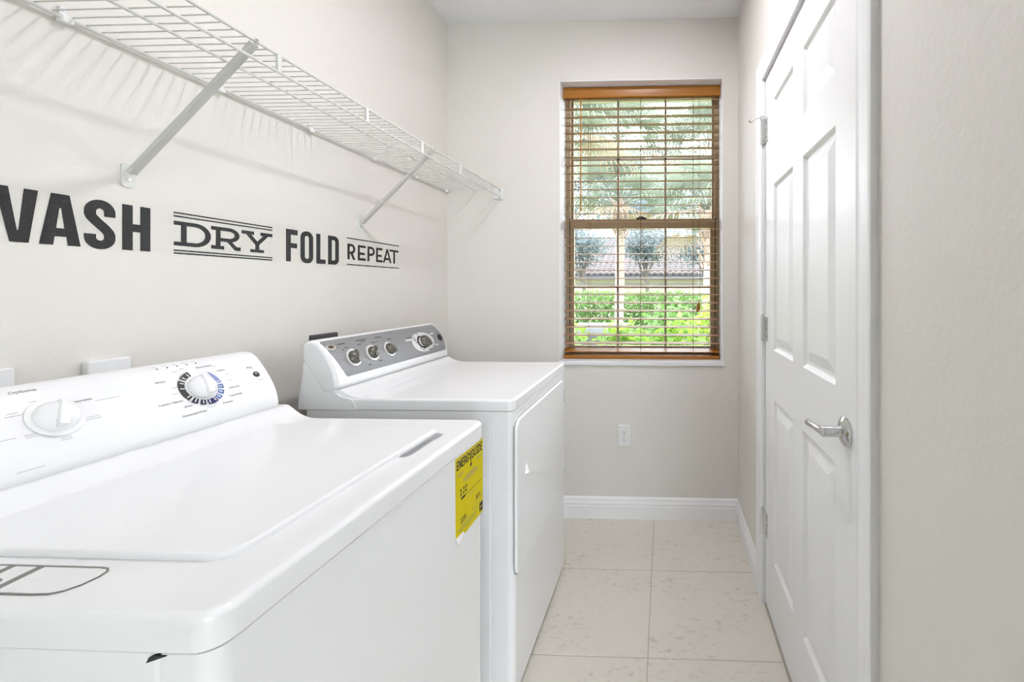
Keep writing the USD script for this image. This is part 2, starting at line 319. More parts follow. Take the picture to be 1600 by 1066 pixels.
# lever handle
KY, KZ = 0.972, 0.957
lv = part(dr, 'handle', lathe([(0, 0), (0.033, 0), (0.034, 0.003), (0.032, 0.006), (0.022, 0.011), (0.0145, 0.013), (0, 0.013)], 40).apply_transform(trimesh.transformations.rotation_matrix(-math.pi / 2, (0, 1, 0))).apply_translation((DX, KY, KZ)), 'chrome', label='chrome lever handle on round rose')
part(lv, 'spindle', cat(tube([(DX - 0.012, KY, KZ), (DX - 0.050, KY, KZ)], 0.0125, 24), lathe([(0, 0), (0.0125, 0), (0.012, 0.004), (0.009, 0.007), (0, 0.008)], 24).apply_transform(trimesh.transformations.rotation_matrix(-math.pi / 2, (0, 1, 0))).apply_translation((DX - 0.050, KY, KZ))), 'chrome')
lvp = [(DX - 0.048, KY + 0.004, KZ), (DX - 0.053, KY + 0.016, KZ - 0.001), (DX - 0.054, KY + 0.040, KZ - 0.002), (DX - 0.053, KY + 0.070, KZ - 0.005), (DX - 0.051, KY + 0.096, KZ - 0.010), (DX - 0.050, KY + 0.108, KZ - 0.015)]
part(lv, 'lever', tube(lvp, [0.0105, 0.009, 0.0080, 0.0095, 0.0095, 0.005], 14), 'chrome')
part(dr, 'latch_plate', bx(DX - 0.0008, DX + 0.02, dy0 - 0.0012, dy0 + 0.0006, KZ - 0.029, KZ + 0.029), 'nickel')

# ------------------------------------------------------------------ window and blind
wi = thing('window_1', loc=(0, YB, S0), kind='structure')
JD = 0.150
lin = 0.004
part(wi, 'reveal', cat(bx(W0 - 0.001, W0 + lin, YB - 0.001, YB + TH, S0, S1), bx(W1 - lin, W1 + 0.001, YB - 0.001, YB + TH, S0, S1), bx(W0, W1, YB - 0.001, YB + TH, S1 - lin, S1 + 0.001)), 'reveal_paint')
part(wi, 'sill', slab(W0 - 0.006, W1 + 0.010, YB - 0.010, YB + TH, S0 - 0.012, S0 + 0.010, 0.003, 0.003), 'reveal_paint')
fy0, fy1 = YB + JD, YB + JD + 0.05
fw = 0.028
part(wi, 'frame', man(bx(W0, W1, fy0, fy1 + 0.02, S0, S1)) - man(bx(W0 + fw, W1 - fw, fy0 - 1, fy1 + 1, S0 + 0.03, S1 - 0.014)), 'window_tan', smooth=False)
MZ0, MZ1 = 1.645, 1.700
us = part(wi, 'sash', man(bx(W0 + fw, W1 - fw, fy0 + 0.035, fy0 + 0.055, MZ0 + 0.005, S1 - 0.014)) - man(bx(W0 + fw + 0.012, W1 - fw - 0.012, fy0 - 1, fy1 + 1, MZ1, S1 - 0.024)), 'window_tan', smooth=False)
ls = part(wi, 'sash', man(bx(W0 + fw, W1 - fw, fy0 + 0.008, fy0 + 0.034, S0 + 0.03, MZ1 - 0.006)) - man(bx(W0 + fw + 0.02, W1 - fw - 0.025, fy0 - 1, fy1 + 1, S0 + 0.075, MZ0 - 0.004)), 'window_tan', smooth=False)
mx_ = (-0.2767, 0.0086)
for sx, za, zb, yy in ((us, MZ1, S1 - 0.024, fy0 + 0.043), (ls, S0 + 0.075, MZ0 - 0.004, fy0 + 0.019)):
    for x in mx_: part(sx, 'muntin', bx(x - 0.006, x + 0.006, yy - 0.004, yy + 0.004, za, zb), 'muntin_tan', smooth=False)
    zm = (za + zb) / 2
    part(sx, 'muntin', bx(W0 + fw, W1 - fw, yy - 0.004, yy + 0.004, zm - 0.006, zm + 0.006), 'muntin_tan', smooth=False)
    part(sx, 'pane', bx(W0 + fw + 0.005, W1 - fw - 0.005, yy - 0.0015, yy + 0.0015, za - 0.004, zb + 0.004), 'pane', smooth=False)
part(ls, 'sash_lock', cat(slab(-0.165, -0.105, fy0 + 0.004, fy0 + 0.03, MZ1 - 0.008, MZ1 + 0.004, 0.006, 0.002), slab(-0.15, -0.12, fy0 + 0.0, fy0 + 0.012, MZ1 + 0.002, MZ1 + 0.010, 0.004, 0.002)), 'metal_dark')
part(wi, 'balance_channel', cat(bx(W0 + 0.022, W0 + 0.026, fy0 - 0.001, fy0 + 0.004, S0 + 0.03, MZ1), bx(W1 - 0.026, W1 - 0.022, fy0 - 0.001, fy0 + 0.004, S0 + 0.03, MZ1)), 'dark_gap', smooth=False)

B0, B1 = -0.5815, 0.3195
BY = YB + 0.100                                         # middle of the slats
bl = thing('window_blind', 'brown wooden slatted blind with orange-brown valance hanging in the window', 'blind', (-0.13, BY, 0.88))
vp = [(-0.006, 2.379), (-0.011, 2.383), (-0.012, 2.389), (-0.010, 2.395), (-0.010, 2.426), (-0.012, 2.434), (-0.011, 2.438), (-0.006, 2.441), (0.0, 2.441), (0.0, 2.379)]
vm = ext_y([(a, b) for a, b in vp], 0, B1 - B0); vv = vm.vertices
vm = trimesh.Trimesh(np.c_[B0 + vv[:, 1], BY - 0.028 + vv[:, 0], vv[:, 2]], vm.faces[:, ::-1], process=False)
part(bl, 'valance', vm, 'blind_wood', smooth=50)
part(bl, 'valance_return', bx(B0, B0 + 0.005, BY - 0.028, BY + 0.02, 2.379, 2.441), 'blind_wood')
part(bl, 'headrail', bx(B0 + 0.006, B1 - 0.003, BY - 0.024, BY + 0.022, 2.404, 2.440), 'slat_wood')
def slat(z, tilt, w=0.050, t=0.0032, x0=B0 + 0.004, x1=B1 - 0.004):
    ang = math.radians(tilt); pts = []
    n = 6; c, s = math.cos(ang), math.sin(ang)
    prof = [(-w / 2, -t / 2 + 0.0008), (-w / 2 + 0.001, -t / 2), (w / 2 - 0.001, -t / 2), (w / 2, -t / 2 + 0.0008), (w / 2, t / 2 - 0.0008), (w / 2 - 0.001, t / 2), (-w / 2 + 0.001, t / 2), (-w / 2, t / 2 - 0.0008)]
    for x in (x0, x1):
        for a, b in prof: pts.append((x, BY + a * c - b * s, z + a * s + b * c))
    return hull(pts)
for k in range(31):
    part(bl, 'slat', slat(2.3286 + 0.04699 - 0.04699 * k, 8.0 if k else 20.0), 'slat_wood', smooth=False)
part(bl, 'slat', slat(0.9235, 15.0, 0.056), 'blind_wood', smooth=False)
part(bl, 'bottom_rail', slat(0.8880, 6.0, 0.056, 0.018), 'blind_wood', smooth=False)
for x in (-0.4357, -0.1362, 0.1680):
    part(bl, 'ladder_cord', cat(*[tube([(x, BY + s * 0.027, 2.405), (x, BY + s * 0.027, 0.884)], 0.0009, 5) for s in (-1, 1)]), 'cord')
for x, zz in ((0.1947, 1.19), (0.2035, 1.20)):
    lc = part(bl, 'pull_cord', tube([(x, BY - 0.034, 2.376), (x, BY - 0.036, zz)], 0.0009, 5), 'cord')
    part(lc, 'tassel', lathe([(0, 0.012), (0.003, 0.012), (0.004, 0.006), (0.0065, -0.018), (0.0075, -0.028), (0.006, -0.034), (0, -0.034)], 12).apply_translation((x - 0.004, BY - 0.036, zz - 0.008)), 'tassel_wood')
part(bl, 'wand', cat(tube([(-0.4774, BY - 0.046, 2.372), (-0.4774, BY - 0.046, 1.735)], 0.0042, 6), lathe([(0, 0), (0.0055, 0.002), (0.006, 0.010), (0.0042, 0.016)], 10).apply_translation((-0.4774, BY - 0.046, 1.728)), tube([(-0.4774, BY - 0.03, 2.395), (-0.4774, BY - 0.046, 2.368)], 0.002, 6)), 'blind_wood')

# ------------------------------------------------------------------ ceiling lamp
def lamp(x, y, label):
    t = thing('ceiling_light', label, 'lamp', (x, y, H))
    part(t, 'trim_ring', lathe([(0.070, -0.001), (0.074, -0.007), (0.094, -0.005), (0.100, 0.0), (0.070, 0.0), (0.070, -0.001)], 40).apply_translation((x, y, H)), 'white_trim')
    part(t, 'lens', lathe([(0, -0.010), (0.04, -0.009), (0.066, -0.006), (0.071, -0.002), (0, -0.002)], 40).apply_translation((x, y, H)), 'lamp_glass', smooth=True)
lamp(-0.17, 1.32, 'round white flush downlight in the ceiling above the appliances')

# ------------------------------------------------------------------ surfaces of the two consoles: (x, z) profiles, front edge from top to bottom
PW = [(-1.14, 0.952), (-1.138, 1.085), (-1.132, 1.104), (-1.120, 1.1135), (-1.105, 1.1155), (-1.089, 1.113), (-1.074, 1.103), (-1.057, 1.080), (-1.045, 1.0625), (-1.033, 1.042), (-1.025, 1.026), (-1.0195, 1.012), (-1.016, 0.998), (-1.0145, 0.985), (-1.0145, 0.972), (-1.03, 0.955)]
def front_of(prof):
    i = max(range(len(prof)), key=lambda k: prof[k][1]); pts = np.array(prof[i:-1])     # top -> seam
    z = pts[::-1, 1]; x = pts[::-1, 0]
    s = np.r_[0, np.cumsum(np.hypot(np.diff(x), np.diff(z)))]
    return s, x, z
class Console:
    """maps (y, s) to the curved front of a console; s is the length along the front, measured up from its seam"""
    def __init__(self, prof): self.s, self.x, self.z = front_of(prof)
    def s_of_z(self, z): return float(np.interp(z, self.z, self.s))
    def put(self, m, y0, s0, off=0.0, flat=False):
        """mesh with local x -> y, local y -> s, local z -> outwards"""
        v = np.asarray(m.vertices); 
        s = s0 + (np.zeros(len(v)) if flat else v[:, 1]); d = 0.002
        px = lambda q: np.c_[np.interp(q, self.s, self.x), np.interp(q, self.s, self.z)]
        e_ = 0.012 if flat else 0.004
        a = px(s); t = px(s + e_) - px(s - e_); t /= np.linalg.norm(t, axis=1, keepdims=True)
        nrm = np.c_[t[:, 1], -t[:, 0]]
        xz = a + nrm * (v[:, 2:3] + off) + (t * v[:, 1:2] if flat else 0)
        return trimesh.Trimesh(np.c_[xz[:, 0], y0 + v[:, 0], xz[:, 1]], m.faces, process=False)
def console_body(prof, y0, y1, r=0.014):
    poly = Polygon(prof); pts = []
    for t in np.linspace(0, math.pi / 2, 6):
        q = poly.buffer(-(r - r * math.sin(t)), join_style=1); c = np.array(q.exterior.coords)
        dy = r - r * math.cos(t)
        for y in (y0 + dy, y1 - dy): pts.append(np.c_[c[:, 0], np.full(len(c), y), c[:, 1]])
    return hull(np.vstack(pts))
def fine(poly, d, h=0.004):
    """a flat polygon extruded by d, cut into strips so that it can bend along y"""
    x0, y0, x1, y1 = poly.bounds; out = []
    for k in range(int(math.ceil((y1 - y0) / h))):
        q = poly.intersection(sbox(x0 - 1, y0 + k * h, x1 + 1, y0 + (k + 1) * h))
        for g in getattr(q, 'geoms', [q]):
            if g.geom_type == 'Polygon' and g.area > 1e-9: out.append(trimesh.creation.extrude_polygon(g, d, engine='earcut'))
    return trimesh.util.concatenate(out)
def word(text, h, d=0.0004, center=True, bold=False):
    m = meshkit.text_mesh(text, h, d, bold)
    if center: m.apply_translation((-(m.bounds[0][0] + m.bounds[1][0]) / 2, -h / 2, 0))
    return m
def bars(w, h=0.0016):
    return ext(sbox(-w / 2, -h / 2, w / 2, h / 2), 0.0003)
def ring_seg(r0, r1, a0, a1, d=0.0005, taper=None):
    a = np.radians(np.linspace(a0, a1, 14)); t = np.linspace(0, 1, 14)
    ri = np.full(14, r0) if taper is None else r1 - (r1 - r0) * (1 - t) ** 0.8
    return ext(Polygon(np.r_[np.c_[r1 * np.cos(a), r1 * np.sin(a)], np.c_[ri * np.cos(a), ri * np.sin(a)][::-1]]), d)

# ------------------------------------------------------------------ washer
WX0, WX1, WY0, WY1, WZ = -1.150, -0.473, 0.425, 1.100, 0.935
wa = thing('washing_machine', 'white top-loading washing machine with a yellow paper label on its front', 'washing machine', ((WX0 + WX1) / 2, (WY0 + WY1) / 2, 0))
part(wa, 'cabinet', slab(WX0, -0.5355, WY0 + 0.004, WY1 - 0.004, 0.02, 0.8925, 0.006, 0.002), 'enamel')
part(wa, 'front_panel', man(slab(-0.60, WX1 - 0.003, WY0 + 0.003, WY1 - 0.003, 0.02, 0.8925, 0.022, 0.002)) - man(bx(-1, -0.5335, 0, 2, -1, 2)), 'enamel')
part(wa, 'side_clip', hull([(-0.545, WY0 + 0.0015, 0.8895), (-0.526, WY0 + 0.0015, 0.8915), (-0.541, WY0 + 0.0015, 0.8915), (-0.548, WY0 + 0.0015, 0.8835), (-0.545, WY0 + 0.008, 0.8895), (-0.526, WY0 + 0.008, 0.8915), (-0.541, WY0 + 0.008, 0.8915), (-0.548, WY0 + 0.008, 0.8835)]), 'dark_gap')
for x in (WX0 + 0.05, WX1 - 0.05):
    for y in (WY0 + 0.05, WY1 - 0.05): part(wa, 'foot', lathe([(0, 0), (0.022, 0), (0.022, 0.012), (0.01, 0.016), (0.01, 0.03), (0, 0.03)], 16).apply_translation((x, y, 0)), 'metal_dark')
deck = man(slab(WX0, WX1, WY0, WY1, 0.8945, WZ, 0.026, 0.009, 0.003))
ramp = man(ext_y([(-1.12, 0.93), (-1.12, 0.9685), (-1.0135, 0.9705), (-1.004, 0.9685), (-0.992, 0.960), (-0.980, 0.9505), (-0.968, 0.9435), (-0.955, 0.9385), (-0.938, WZ - 0.0006), (-0.938, 0.925)], WY0 + 0.006, WY1 - 0.006))
pocket = man(slab(-0.562, -0.522, 0.845, 0.992, WZ - 0.014, WZ + 0.05, 0.018, 0.006))
part(wa, 'top_deck', deck + ramp - pocket, 'enamel', smooth=32)
LX0, LX1, LY0, LY1 = -0.996, -0.5475, 0.513, 1.018
lidm = man(slab(LX0, LX1, LY0, LY1, WZ - 0.0005, WZ + 0.0095, 0.035, 0.0045, 0.0005, 8))
dish = man(slab(LX0 + 0.03, LX1 - 0.035, LY0 + 0.035, LY1 - 0.035, WZ + 0.0085, WZ + 0.05, 0.03, 0.001, 0.0005, 8))
part(wa, 'lid', lidm, 'enamel', smooth=32)
part(wa, 'lid_grip', slab(-0.5475 - 0.016, -0.5475 + 0.004, 0.845, 0.992, WZ - 0.001, WZ + 0.0075, 0.006, 0.003, 0.001), 'enamel')
cw = Console(PW)
co = part(wa, 'console', console_body(PW, 0.402, 1.082), 'plastic_white', smooth=40)
def on_w(name, m, y, z, mt, off=0.0002, flat=False, label=None, parent=co): return part(parent, name, cw.put(m, y, cw.s_of_z(z), off, flat), mt, 30, label)
RC = (0.914, 1.058)
segs = [(104, 136, 'charcoal_print'), (144, 214, 'charcoal_print'), (220, 236, 'dark_navy_print'), (243, 257, 'dark_navy_print'), (265, 294, 'navy_print'), (300, 314, 'blue_print'), (321, 335, 'blue_print'), (342, 357, 'blue_print')]
for a0, a1, mt in segs:
    on_w('dial_segment', ring_seg(0.0315, 0.0435, a0, a1), *RC, mt, flat=True)
on_w('dial_segment', ring_seg(0.031, 0.0435, 3, 52, taper=1), *RC, 'pale_blue_print', flat=True)
for a in (112, 130, 152, 172, 205, 228, 250, 270, 288, 307, 328, 349, 9):
    on_w('dial_tick', ring_seg(0.0325, 0.0405, a - 1.6, a + 1.6, 0.0006), *RC, 'plastic_white', off=0.0005, flat=True)
kp = [(0, 0.0), (0.0262, 0.0), (0.0262, 0.004), (0.0245, 0.008), (0.021, 0.0125), (0.014, 0.017), (0.006, 0.019), (0, 0.0193)]
def knob(parent, con, y, z, r, mt, ang=90, ringm=None, ring_r=None, hgt=1.0, ridge=True):
    s = r / 0.0262
    base = lathe([(a * s, b * s * hgt) for a, b in kp], 36)
    if ringm: part(parent, 'knob_ring', con.put(lathe([(0, 0), (ring_r, 0), (ring_r, 0.0015), (ring_r - 0.003, 0.003), (0, 0.003)], 36), y, con.s_of_z(z), 0.0, True), ringm)
    k = part(parent, 'knob', con.put(base, y, con.s_of_z(z), 0.001, True), mt)
    if ridge:
        L, Wd = r * 0.98, r * 0.20
        rg = hull([(L, Wd * .6, 0.004 * s), (L, -Wd * .6, 0.004 * s), (-L, Wd * .6, 0.004 * s), (-L, -Wd * .6, 0.004 * s), (L * .93, Wd * .5, 0.017 * s * hgt), (L * .93, -Wd * .5, 0.017 * s * hgt), (-L * .85, Wd, 0.019 * s * hgt), (-L * .85, -Wd, 0.019 * s * hgt), (0, Wd * 1.2, 0.023 * s * hgt), (0, -Wd * 1.2, 0.023 * s * hgt), (0, Wd * 2.4, 0.010 * s * hgt), (0, -Wd * 2.4, 0.010 * s * hgt)])
        rg.apply_transform(trimesh.transformations.rotation_matrix(math.radians(ang), (0, 0, 1)))
        part(k, 'grip', con.put(rg, y, con.s_of_z(z), 0.001, True), mt)
    return k
knob(co, cw, RC[0], RC[1], 0.0265, 'plastic_white', 85)
knob(co, cw, 0.686, 1.060, 0.0275, 'plastic_white', 70, 'plastic_white', 0.0355)
for k in range(5):
    y = 0.861 + k * 0.0187
    on_w('indicator_hole', lathe([(0, 0), (0.0016, 0), (0.0016, 0.0003), (0, 0.0003)], 10), y, 1.108, 'black_print')
    on_w('printed_mark', bars(0.008, 0.0011), y - 0.002, 1.1115, 'light_print')
for t, y, z, h, mt in (('Options', 0.671, 1.107, 0.0062, 'gray_print'), ('Whites', 0.849, 1.083, 0.0040, 'gray_print'), ('Towels / Sheets', 0.846, 1.040, 0.0043, 'gray_print'), ('Jeans', 0.873, 1.027, 0.0042, 'gray_print'),
                       ('Permanent Press', 0.880, 1.009, 0.0044, 'gray_print'), ('Speed Wash', 0.943, 1.099, 0.0040, 'gray_print'), ('Colors', 0.972, 1.085, 0.0040, 'gray_print'), ('Delicates', 0.979, 1.044, 0.0040, 'gray_print'),
                       ('Hand Wash', 0.974, 1.027, 0.0040, 'gray_print'), ('Prewash', 0.951, 1.015, 0.0040, 'gray_print'), ('Start', 1.037, 1.080, 0.0046, 'gray_print'), ('POWER WASH', 0.726, 1.077, 0.0030, 'gray_print')):
    on_w('printed_word', word(t, h), y, z, mt)
for y, z, w in ((0.760, 1.0725, 0.034), (0.727, 1.048, 0.022), (0.728, 1.0445, 0.022), (0.645, 1.0775, 0.012), (0.644, 1.0735, 0.018), (0.650, 1.042, 0.013), (0.651, 1.0385, 0.013), (0.686, 1.0255, 0.013), (0.687, 1.022, 0.013), (0.627, 1.042, 0.016), (0.672, 1.0895, 0.008),
                (1.041, 1.0755, 0.009), (1.047, 1.0485, 0.018), (1.048, 1.0455, 0.010), (0.866, 1.068, 0.008), (0.862, 1.056, 0.010), (0.884, 1.098, 0.010), (0.900, 1.1015, 0.009), (0.963, 1.096, 0.008), (0.980, 1.074, 0.009), (0.978, 1.060, 0.006), (0.915, 1.0135, 0.020), (0.640, 0.990, 0.030)):
    on_w('printed_mark', bars(w, 0.0012), y, z, 'light_print')
sb = on_w('start_button', lathe([(0, 0), (0.0075, 0), (0.0078, 0.0008), (0.006, 0.0014), (0, 0.0012)], 24), 1.043, 1.061, 'charcoal_print', flat=True)
on_w('button_mark', ext(Polygon([(-0.003, 0.002), (0.0005, 0.003), (0.003, 0.001), (0.001, -0.001), (-0.001, 0.001)]), 0.0003), 1.042, 1.062, 'plastic_white', off=0.0016, flat=True, parent=sb)
# badge on the deck beside the lid
bo = Polygon([(-1.06, 0.4482), (-0.712, 0.4482), (-0.694, 0.4495), (-0.683, 0.4545), (-0.676, 0.4655), (-0.674, 0.480), (-0.677, 0.490), (-0.684, 0.4955), (-0.695, 0.4968), (-1.06, 0.4968)]).buffer(0.0)
bi = bo.buffer(-0.0022)
flatz = lambda poly, z, d: (lambda m: m.apply_translation((0, 0, z)))(ext(poly, d))
bd = part(wa, 'badge', flatz(bi, WZ + 0.0001, 0.0006), 'badge_white')
part(bd, 'badge_rim', flatz(bo.difference(bi), WZ + 0.0001, 0.0011), 'badge_gray')
for x in (-0.765, -0.803): part(bd, 'badge_bar', flatz(Polygon([(x - 0.005, 0.450), (x + 0.004, 0.450), (x - 0.001, 0.4955), (x - 0.010, 0.4955)]), WZ + 0.0006, 0.0004), 'badge_gray')
part(bd, 'badge_loop', flatz(Point(-0.788, 0.462).buffer(0.0105).difference(Point(-0.788, 0.462).buffer(0.0078)), WZ + 0.0006, 0.0004), 'badge_gray')

# yellow label stuck to the washer's front
LBX = WX1 - 0.003
lb = thing('energy_label', 'yellow paper energy guide label stuck to the washing machine front', 'label', (LBX, 1.018, 0.69))
ly0, ly1, lz0, lz1 = 0.9455, 1.0905, 0.694, 0.8895
sh = Polygon([(ly0, lz1), (ly1, lz1 - 0.001), (ly1, lz0 + 0.004), (ly0 + 0.046, lz0 + 0.002), (ly0 + 0.04, lz0 + 0.011), (ly0 + 0.002, lz0 + 0.014)])
part(lb, 'paper', ext_x(sh, LBX + 0.0001, 0.0005), 'label_yellow')
part(lb, 'curled_corner', hull([(LBX + 0.0003, ly0 + 0.001, lz0 + 0.014), (LBX + 0.0003, ly0 + 0.041, lz0 + 0.011), (LBX + 0.004, ly0 + 0.006, lz0 - 0.002), (LBX + 0.004, ly0 + 0.026, lz0 + 0.003), (LBX + 0.0008, ly0 + 0.02, lz0 + 0.012)]), 'badge_white')
def on_l(name, m, y, z, mt='black_print', off=0.0007): return part(lb, name, frame_to(m, (LBX + off, y, z), (0, 1, 0), (0, 0, 1), (1, 0, 0)), mt, False)
eg = word('ENERGYGUIDE', 0.0200, 0.0004, True, True); eg.vertices[:, 0] *= 0.134 / (eg.bounds[1][0] - eg.bounds[0][0]); 
on_l('printed_word', eg, 1.018, 0.871)
on_l('printed_arrow', ext(unary_union([sbox(-0.0012, -0.004, 0.0012, 0.014), Polygon([(-0.006, -0.002), (0.006, -0.002), (0, -0.011)])]), 0.0004), 1.0225, 0.853)
w_ = word('122', 0.016); w_.vertices[:, 0] *= 0.9; on_l('printed_number', w_, 0.985, 0.803)
on_l('printed_number', word('$15', 0.0095), 1.063, 0.753); on_l('printed_number', word('228', 0.0105), 0.983, 0.7365)
on_l('printed_rule', ext(Polygon([(-0.05, -0.002), (-0.03, -0.002), (-0.03, -0.0006), (0.058, -0.0006), (0.058, 0.0006), (-0.03, 0.0006), (-0.03, 0.003), (-0.05, 0.003)]), 0.0003), 1.022, 0.7865)
for y, z, w, h in ((1.018, 0.8845, 0.125, .0009), (0.970, 0.848, 0.032, .0012), (0.970, 0.8445, 0.032, .0010), (1.070, 0.851, 0.028, .0010), (1.070, 0.848, 0.028, .0010), (1.022, 0.832, 0.05, .0016), (1.022, 0.828, 0.075, .0014), (1.022, 0.824, 0.075, .0014), (1.022, 0.8195, 0.06, .0012), (1.03, 0.775, 0.05, .0010), (1.066, 0.744, 0.04, .0010), (0.99, 0.7285, 0.04, .0010), (1.01, 0.720, 0.11, .0008), (1.01, 0.7145, 0.09, .0010), (1.022, 0.710, 0.06, .0008), (1.05, 0.7325, 0.05, .0008)):
    on_l('printed_line', ext(sbox(-w / 2, -h / 2, w / 2, h / 2), 0.0003), y, z, 'badge_gray')
on_l('printed_block', ext(sbox(-0.009, -0.011, 0.009, 0.011).difference(sbox(-0.006, -0.003, 0.006, 0.001)), 0.0003), 1.0795, 0.716)

# ------------------------------------------------------------------ dryer
DX0, DX1, DY0, DY1, DZ = -1.136, -0.4585, 1.273, 1.943, 0.9405
dr_ = thing('clothes_dryer', 'white clothes dryer with a gray control panel next to the window wall', 'dryer', ((DX0 + DX1) / 2, (DY0 + DY1) / 2, 0))
part(dr_, 'cabinet', slab(-1.118, -0.5300, DY0 + 0.004, DY1 - 0.004, 0.018, 0.903, 0.006, 0.002), 'enamel')
part(dr_, 'front_panel', man(slab(-0.60, DX1 - 0.001, DY0 + 0.004, DY1 - 0.004, 0.018, 0.903, 0.022, 0.002)) - man(bx(-1, -0.5285, 0, 3, -1, 2)), 'enamel')
for x in (DX0 + 0.06, DX1 - 0.05):
    for y in (DY0 + 0.05, DY1 - 0.05): part(dr_, 'foot', lathe([(0, 0), (0.022, 0), (0.022, 0.012), (0.01, 0.016), (0.01, 0.03), (0, 0.03)], 16).apply_translation((x, y, 0)), 'metal_dark')
dk = man(slab(-0.990, DX1, DY0, DY1, 0.9050, DZ, 0.022, 0.008, 0.002))
rp = man(ext_y([(-1.09, 0.93), (-1.09, 0.962), (-1.020, 0.966), (-1.010, 0.9645), (-0.998, 0.9585), (-0.985, 0.951), (-0.972, 0.9455), (-0.957, 0.942), (-0.940, DZ - 0.0005), (-0.940, 0.93)], DY0 + 0.006, DY1 - 0.002))
part(dr_, 'top_deck', dk + rp, 'enamel', smooth=32)
endp = Polygon([(-1.136, 0.9055), (-1.134, 0.935), (-1.126, 0.985), (-1.1205, 1.02), (-1.1195, 1.046), (-1.117, 1.052), (-1.108, 1.052), (-1.060, 0.968), (-1.054, 0.962), (-1.048, 0.960), (-1.040, 0.961), (-1.022, 0.9665), (-1.018, 0.958), (-1.006, 0.948), (-0.990, 0.9425), (-0.974, 0.940), (-0.964, 0.935), (-0.958, 0.925), (-0.953, 0.9055)])
part(dr_, 'console_base', ext_y(endp, DY0 - 0.0035, DY1 - 0.004), 'plastic_white')
PD = [(-1.122, 1.058), (-1.1235, 1.098), (-1.119, 1.110), (-1.110, 1.1165), (-1.100, 1.119), (-1.090, 1.1185), (-1.076, 1.113), (-1.064, 1.1045), (-1.050, 1.088), (-1.037, 1.068), (-1.026, 1.044), (-1.017, 1.018), (-1.0115, 0.995), (-1.0095, 0.980), (-1.0095, 0.9675), (-1.05, 0.955), (-1.056, 0.956)]
PDf = PD[:-1]
cd = Console(PDf)
dc = part(dr_, 'console', console_body(PD, DY0 - 0.006, DY1 - 0.003, 0.012), 'plastic_white', smooth=40)
sz = cd.s_of_z
pp = Polygon([(DY0 + 0.002, sz(1.1115)), (DY0 + 0.010, sz(1.075)), (DY0 + 0.026, sz(1.03)), (DY0 + 0.040, sz(0.9985)), (1.923, sz(0.9985)), (1.930, sz(1.06)), (1.918, sz(1.1135)), (1.6, sz(1.114)), (DY0 + 0.01, sz(1.1135))])
pp = pp.buffer(-0.011).buffer(0.011)
pg = part(dc, 'control_panel', cd.put(fine(pp, 0.0008), 0, 0, 0.0002), 'panel_gray', smooth=True)
def on_d(name, m, y, z, mt, off=0.0011, flat=False, label=None, parent=None): return part(parent or dc, name, cd.put(m, y, sz(z), off, flat), mt, 30, label)
knob(dc, cd, 1.364, 1.052, 0.0235, 'knob_gray', 78, 'knob_ring', 0.0305, 1.15)
knob(dc, cd, 1.455, 1.054, 0.0225, 'knob_gray', 60, 'knob_ring', 0.0295, 1.15)
knob(dc, cd, 1.549, 1.054, 0.0225, 'knob_gray', 130, 'knob_ring', 0.0285, 1.15)
ell = lambda a, b: affinity.scale(Point(0, 0).buffer(1, 24), a, b)
plate = unary_union([ell(0.078, 0.044), affinity.rotate(sbox(-0.112, 0.014, -0.03, 0.023), 0), affinity.translate(sbox(0, -0.0045, 0.055, 0.0045), 0.045, 0.029), affinity.translate(sbox(0, -0.0045, 0.06, 0.0045), 0.040, -0.027)])
pl = on_d('dial_plate', fine(plate, 0.0006), 1.770, 1.054, 'knob_ring', off=0.0009)
cres = ell(0.042, 0.030).difference(ell(0.033, 0.023)).intersection(Polygon([(-0.08, 0.024), (-0.01, 0.05), (0, 0), (0.0, -0.08), (-0.08, -0.018)]))
on_d('dial_crescent', fine(cres, 0.0005), 1.770, 1.054, 'black_print', off=0.0016, parent=pl)
knob(dc, cd, 1.780, 1.053, 0.028, 'knob_gray', 125, None, None, 1.0)
for y, z, w in ((1.714, 1.074, 0.016), (1.716, 1.066, 0.018), (1.722, 1.056, 0.014), (1.735, 1.030, 0.012), (1.752, 1.022, 0.02), (1.752, 1.088, 0.014), (1.690, 1.079, 0.028), (1.838, 1.082, 0.024), (1.842, 1.027, 0.026), (1.80, 1.018, 0.018), (1.822, 1.035, 0.008)):
    on_d('printed_mark', bars(w, 0.0028), y, z, 'charcoal_print', off=0.0016, parent=pl)
for y, z, w, h in ((1.345, 1.0985, 0.032, 0.0032), (1.356, 1.0855, 0.016, 0.0022), (1.336, 1.080, 0.005, 0.003), (1.437, 1.1000, 0.046, 0.0034), (1.441, 1.0945, 0.024, 0.002), (1.416, 1.088, 0.018, 0.003), (1.484, 1.086, 0.020, 0.003), (1.503, 1.0865, 0.006, 0.003), (1.525, 1.1000, 0.034, 0.0032), (1.574, 1.0875, 0.020, 0.003), (1.423, 1.018, 0.012, 0.0035), (1.480, 1.022, 0.018, 0.003), (1.902, 1.077, 0.014, 0.003)):
    on_d('printed_mark', bars(w, h), y, z, 'charcoal_print')
on_d('start_button', lathe([(0, 0), (0.0155, 0), (0.016, 0.001), (0.012, 0.002), (0, 0.0016)], 24), 1.903, 1.056, 'black_print', flat=True)
emb = on_d('emblem', fine(ell(0.0185, 0.0098), 0.0009), 1.297, 1.0935, 'knob_ring')
on_d('emblem_face', fine(affinity.translate(ell(0.0140, 0.0072), 0.001, 0.001), 0.0004), 1.297, 1.0935, 'emblem_gold', off=0.0021, parent=emb)
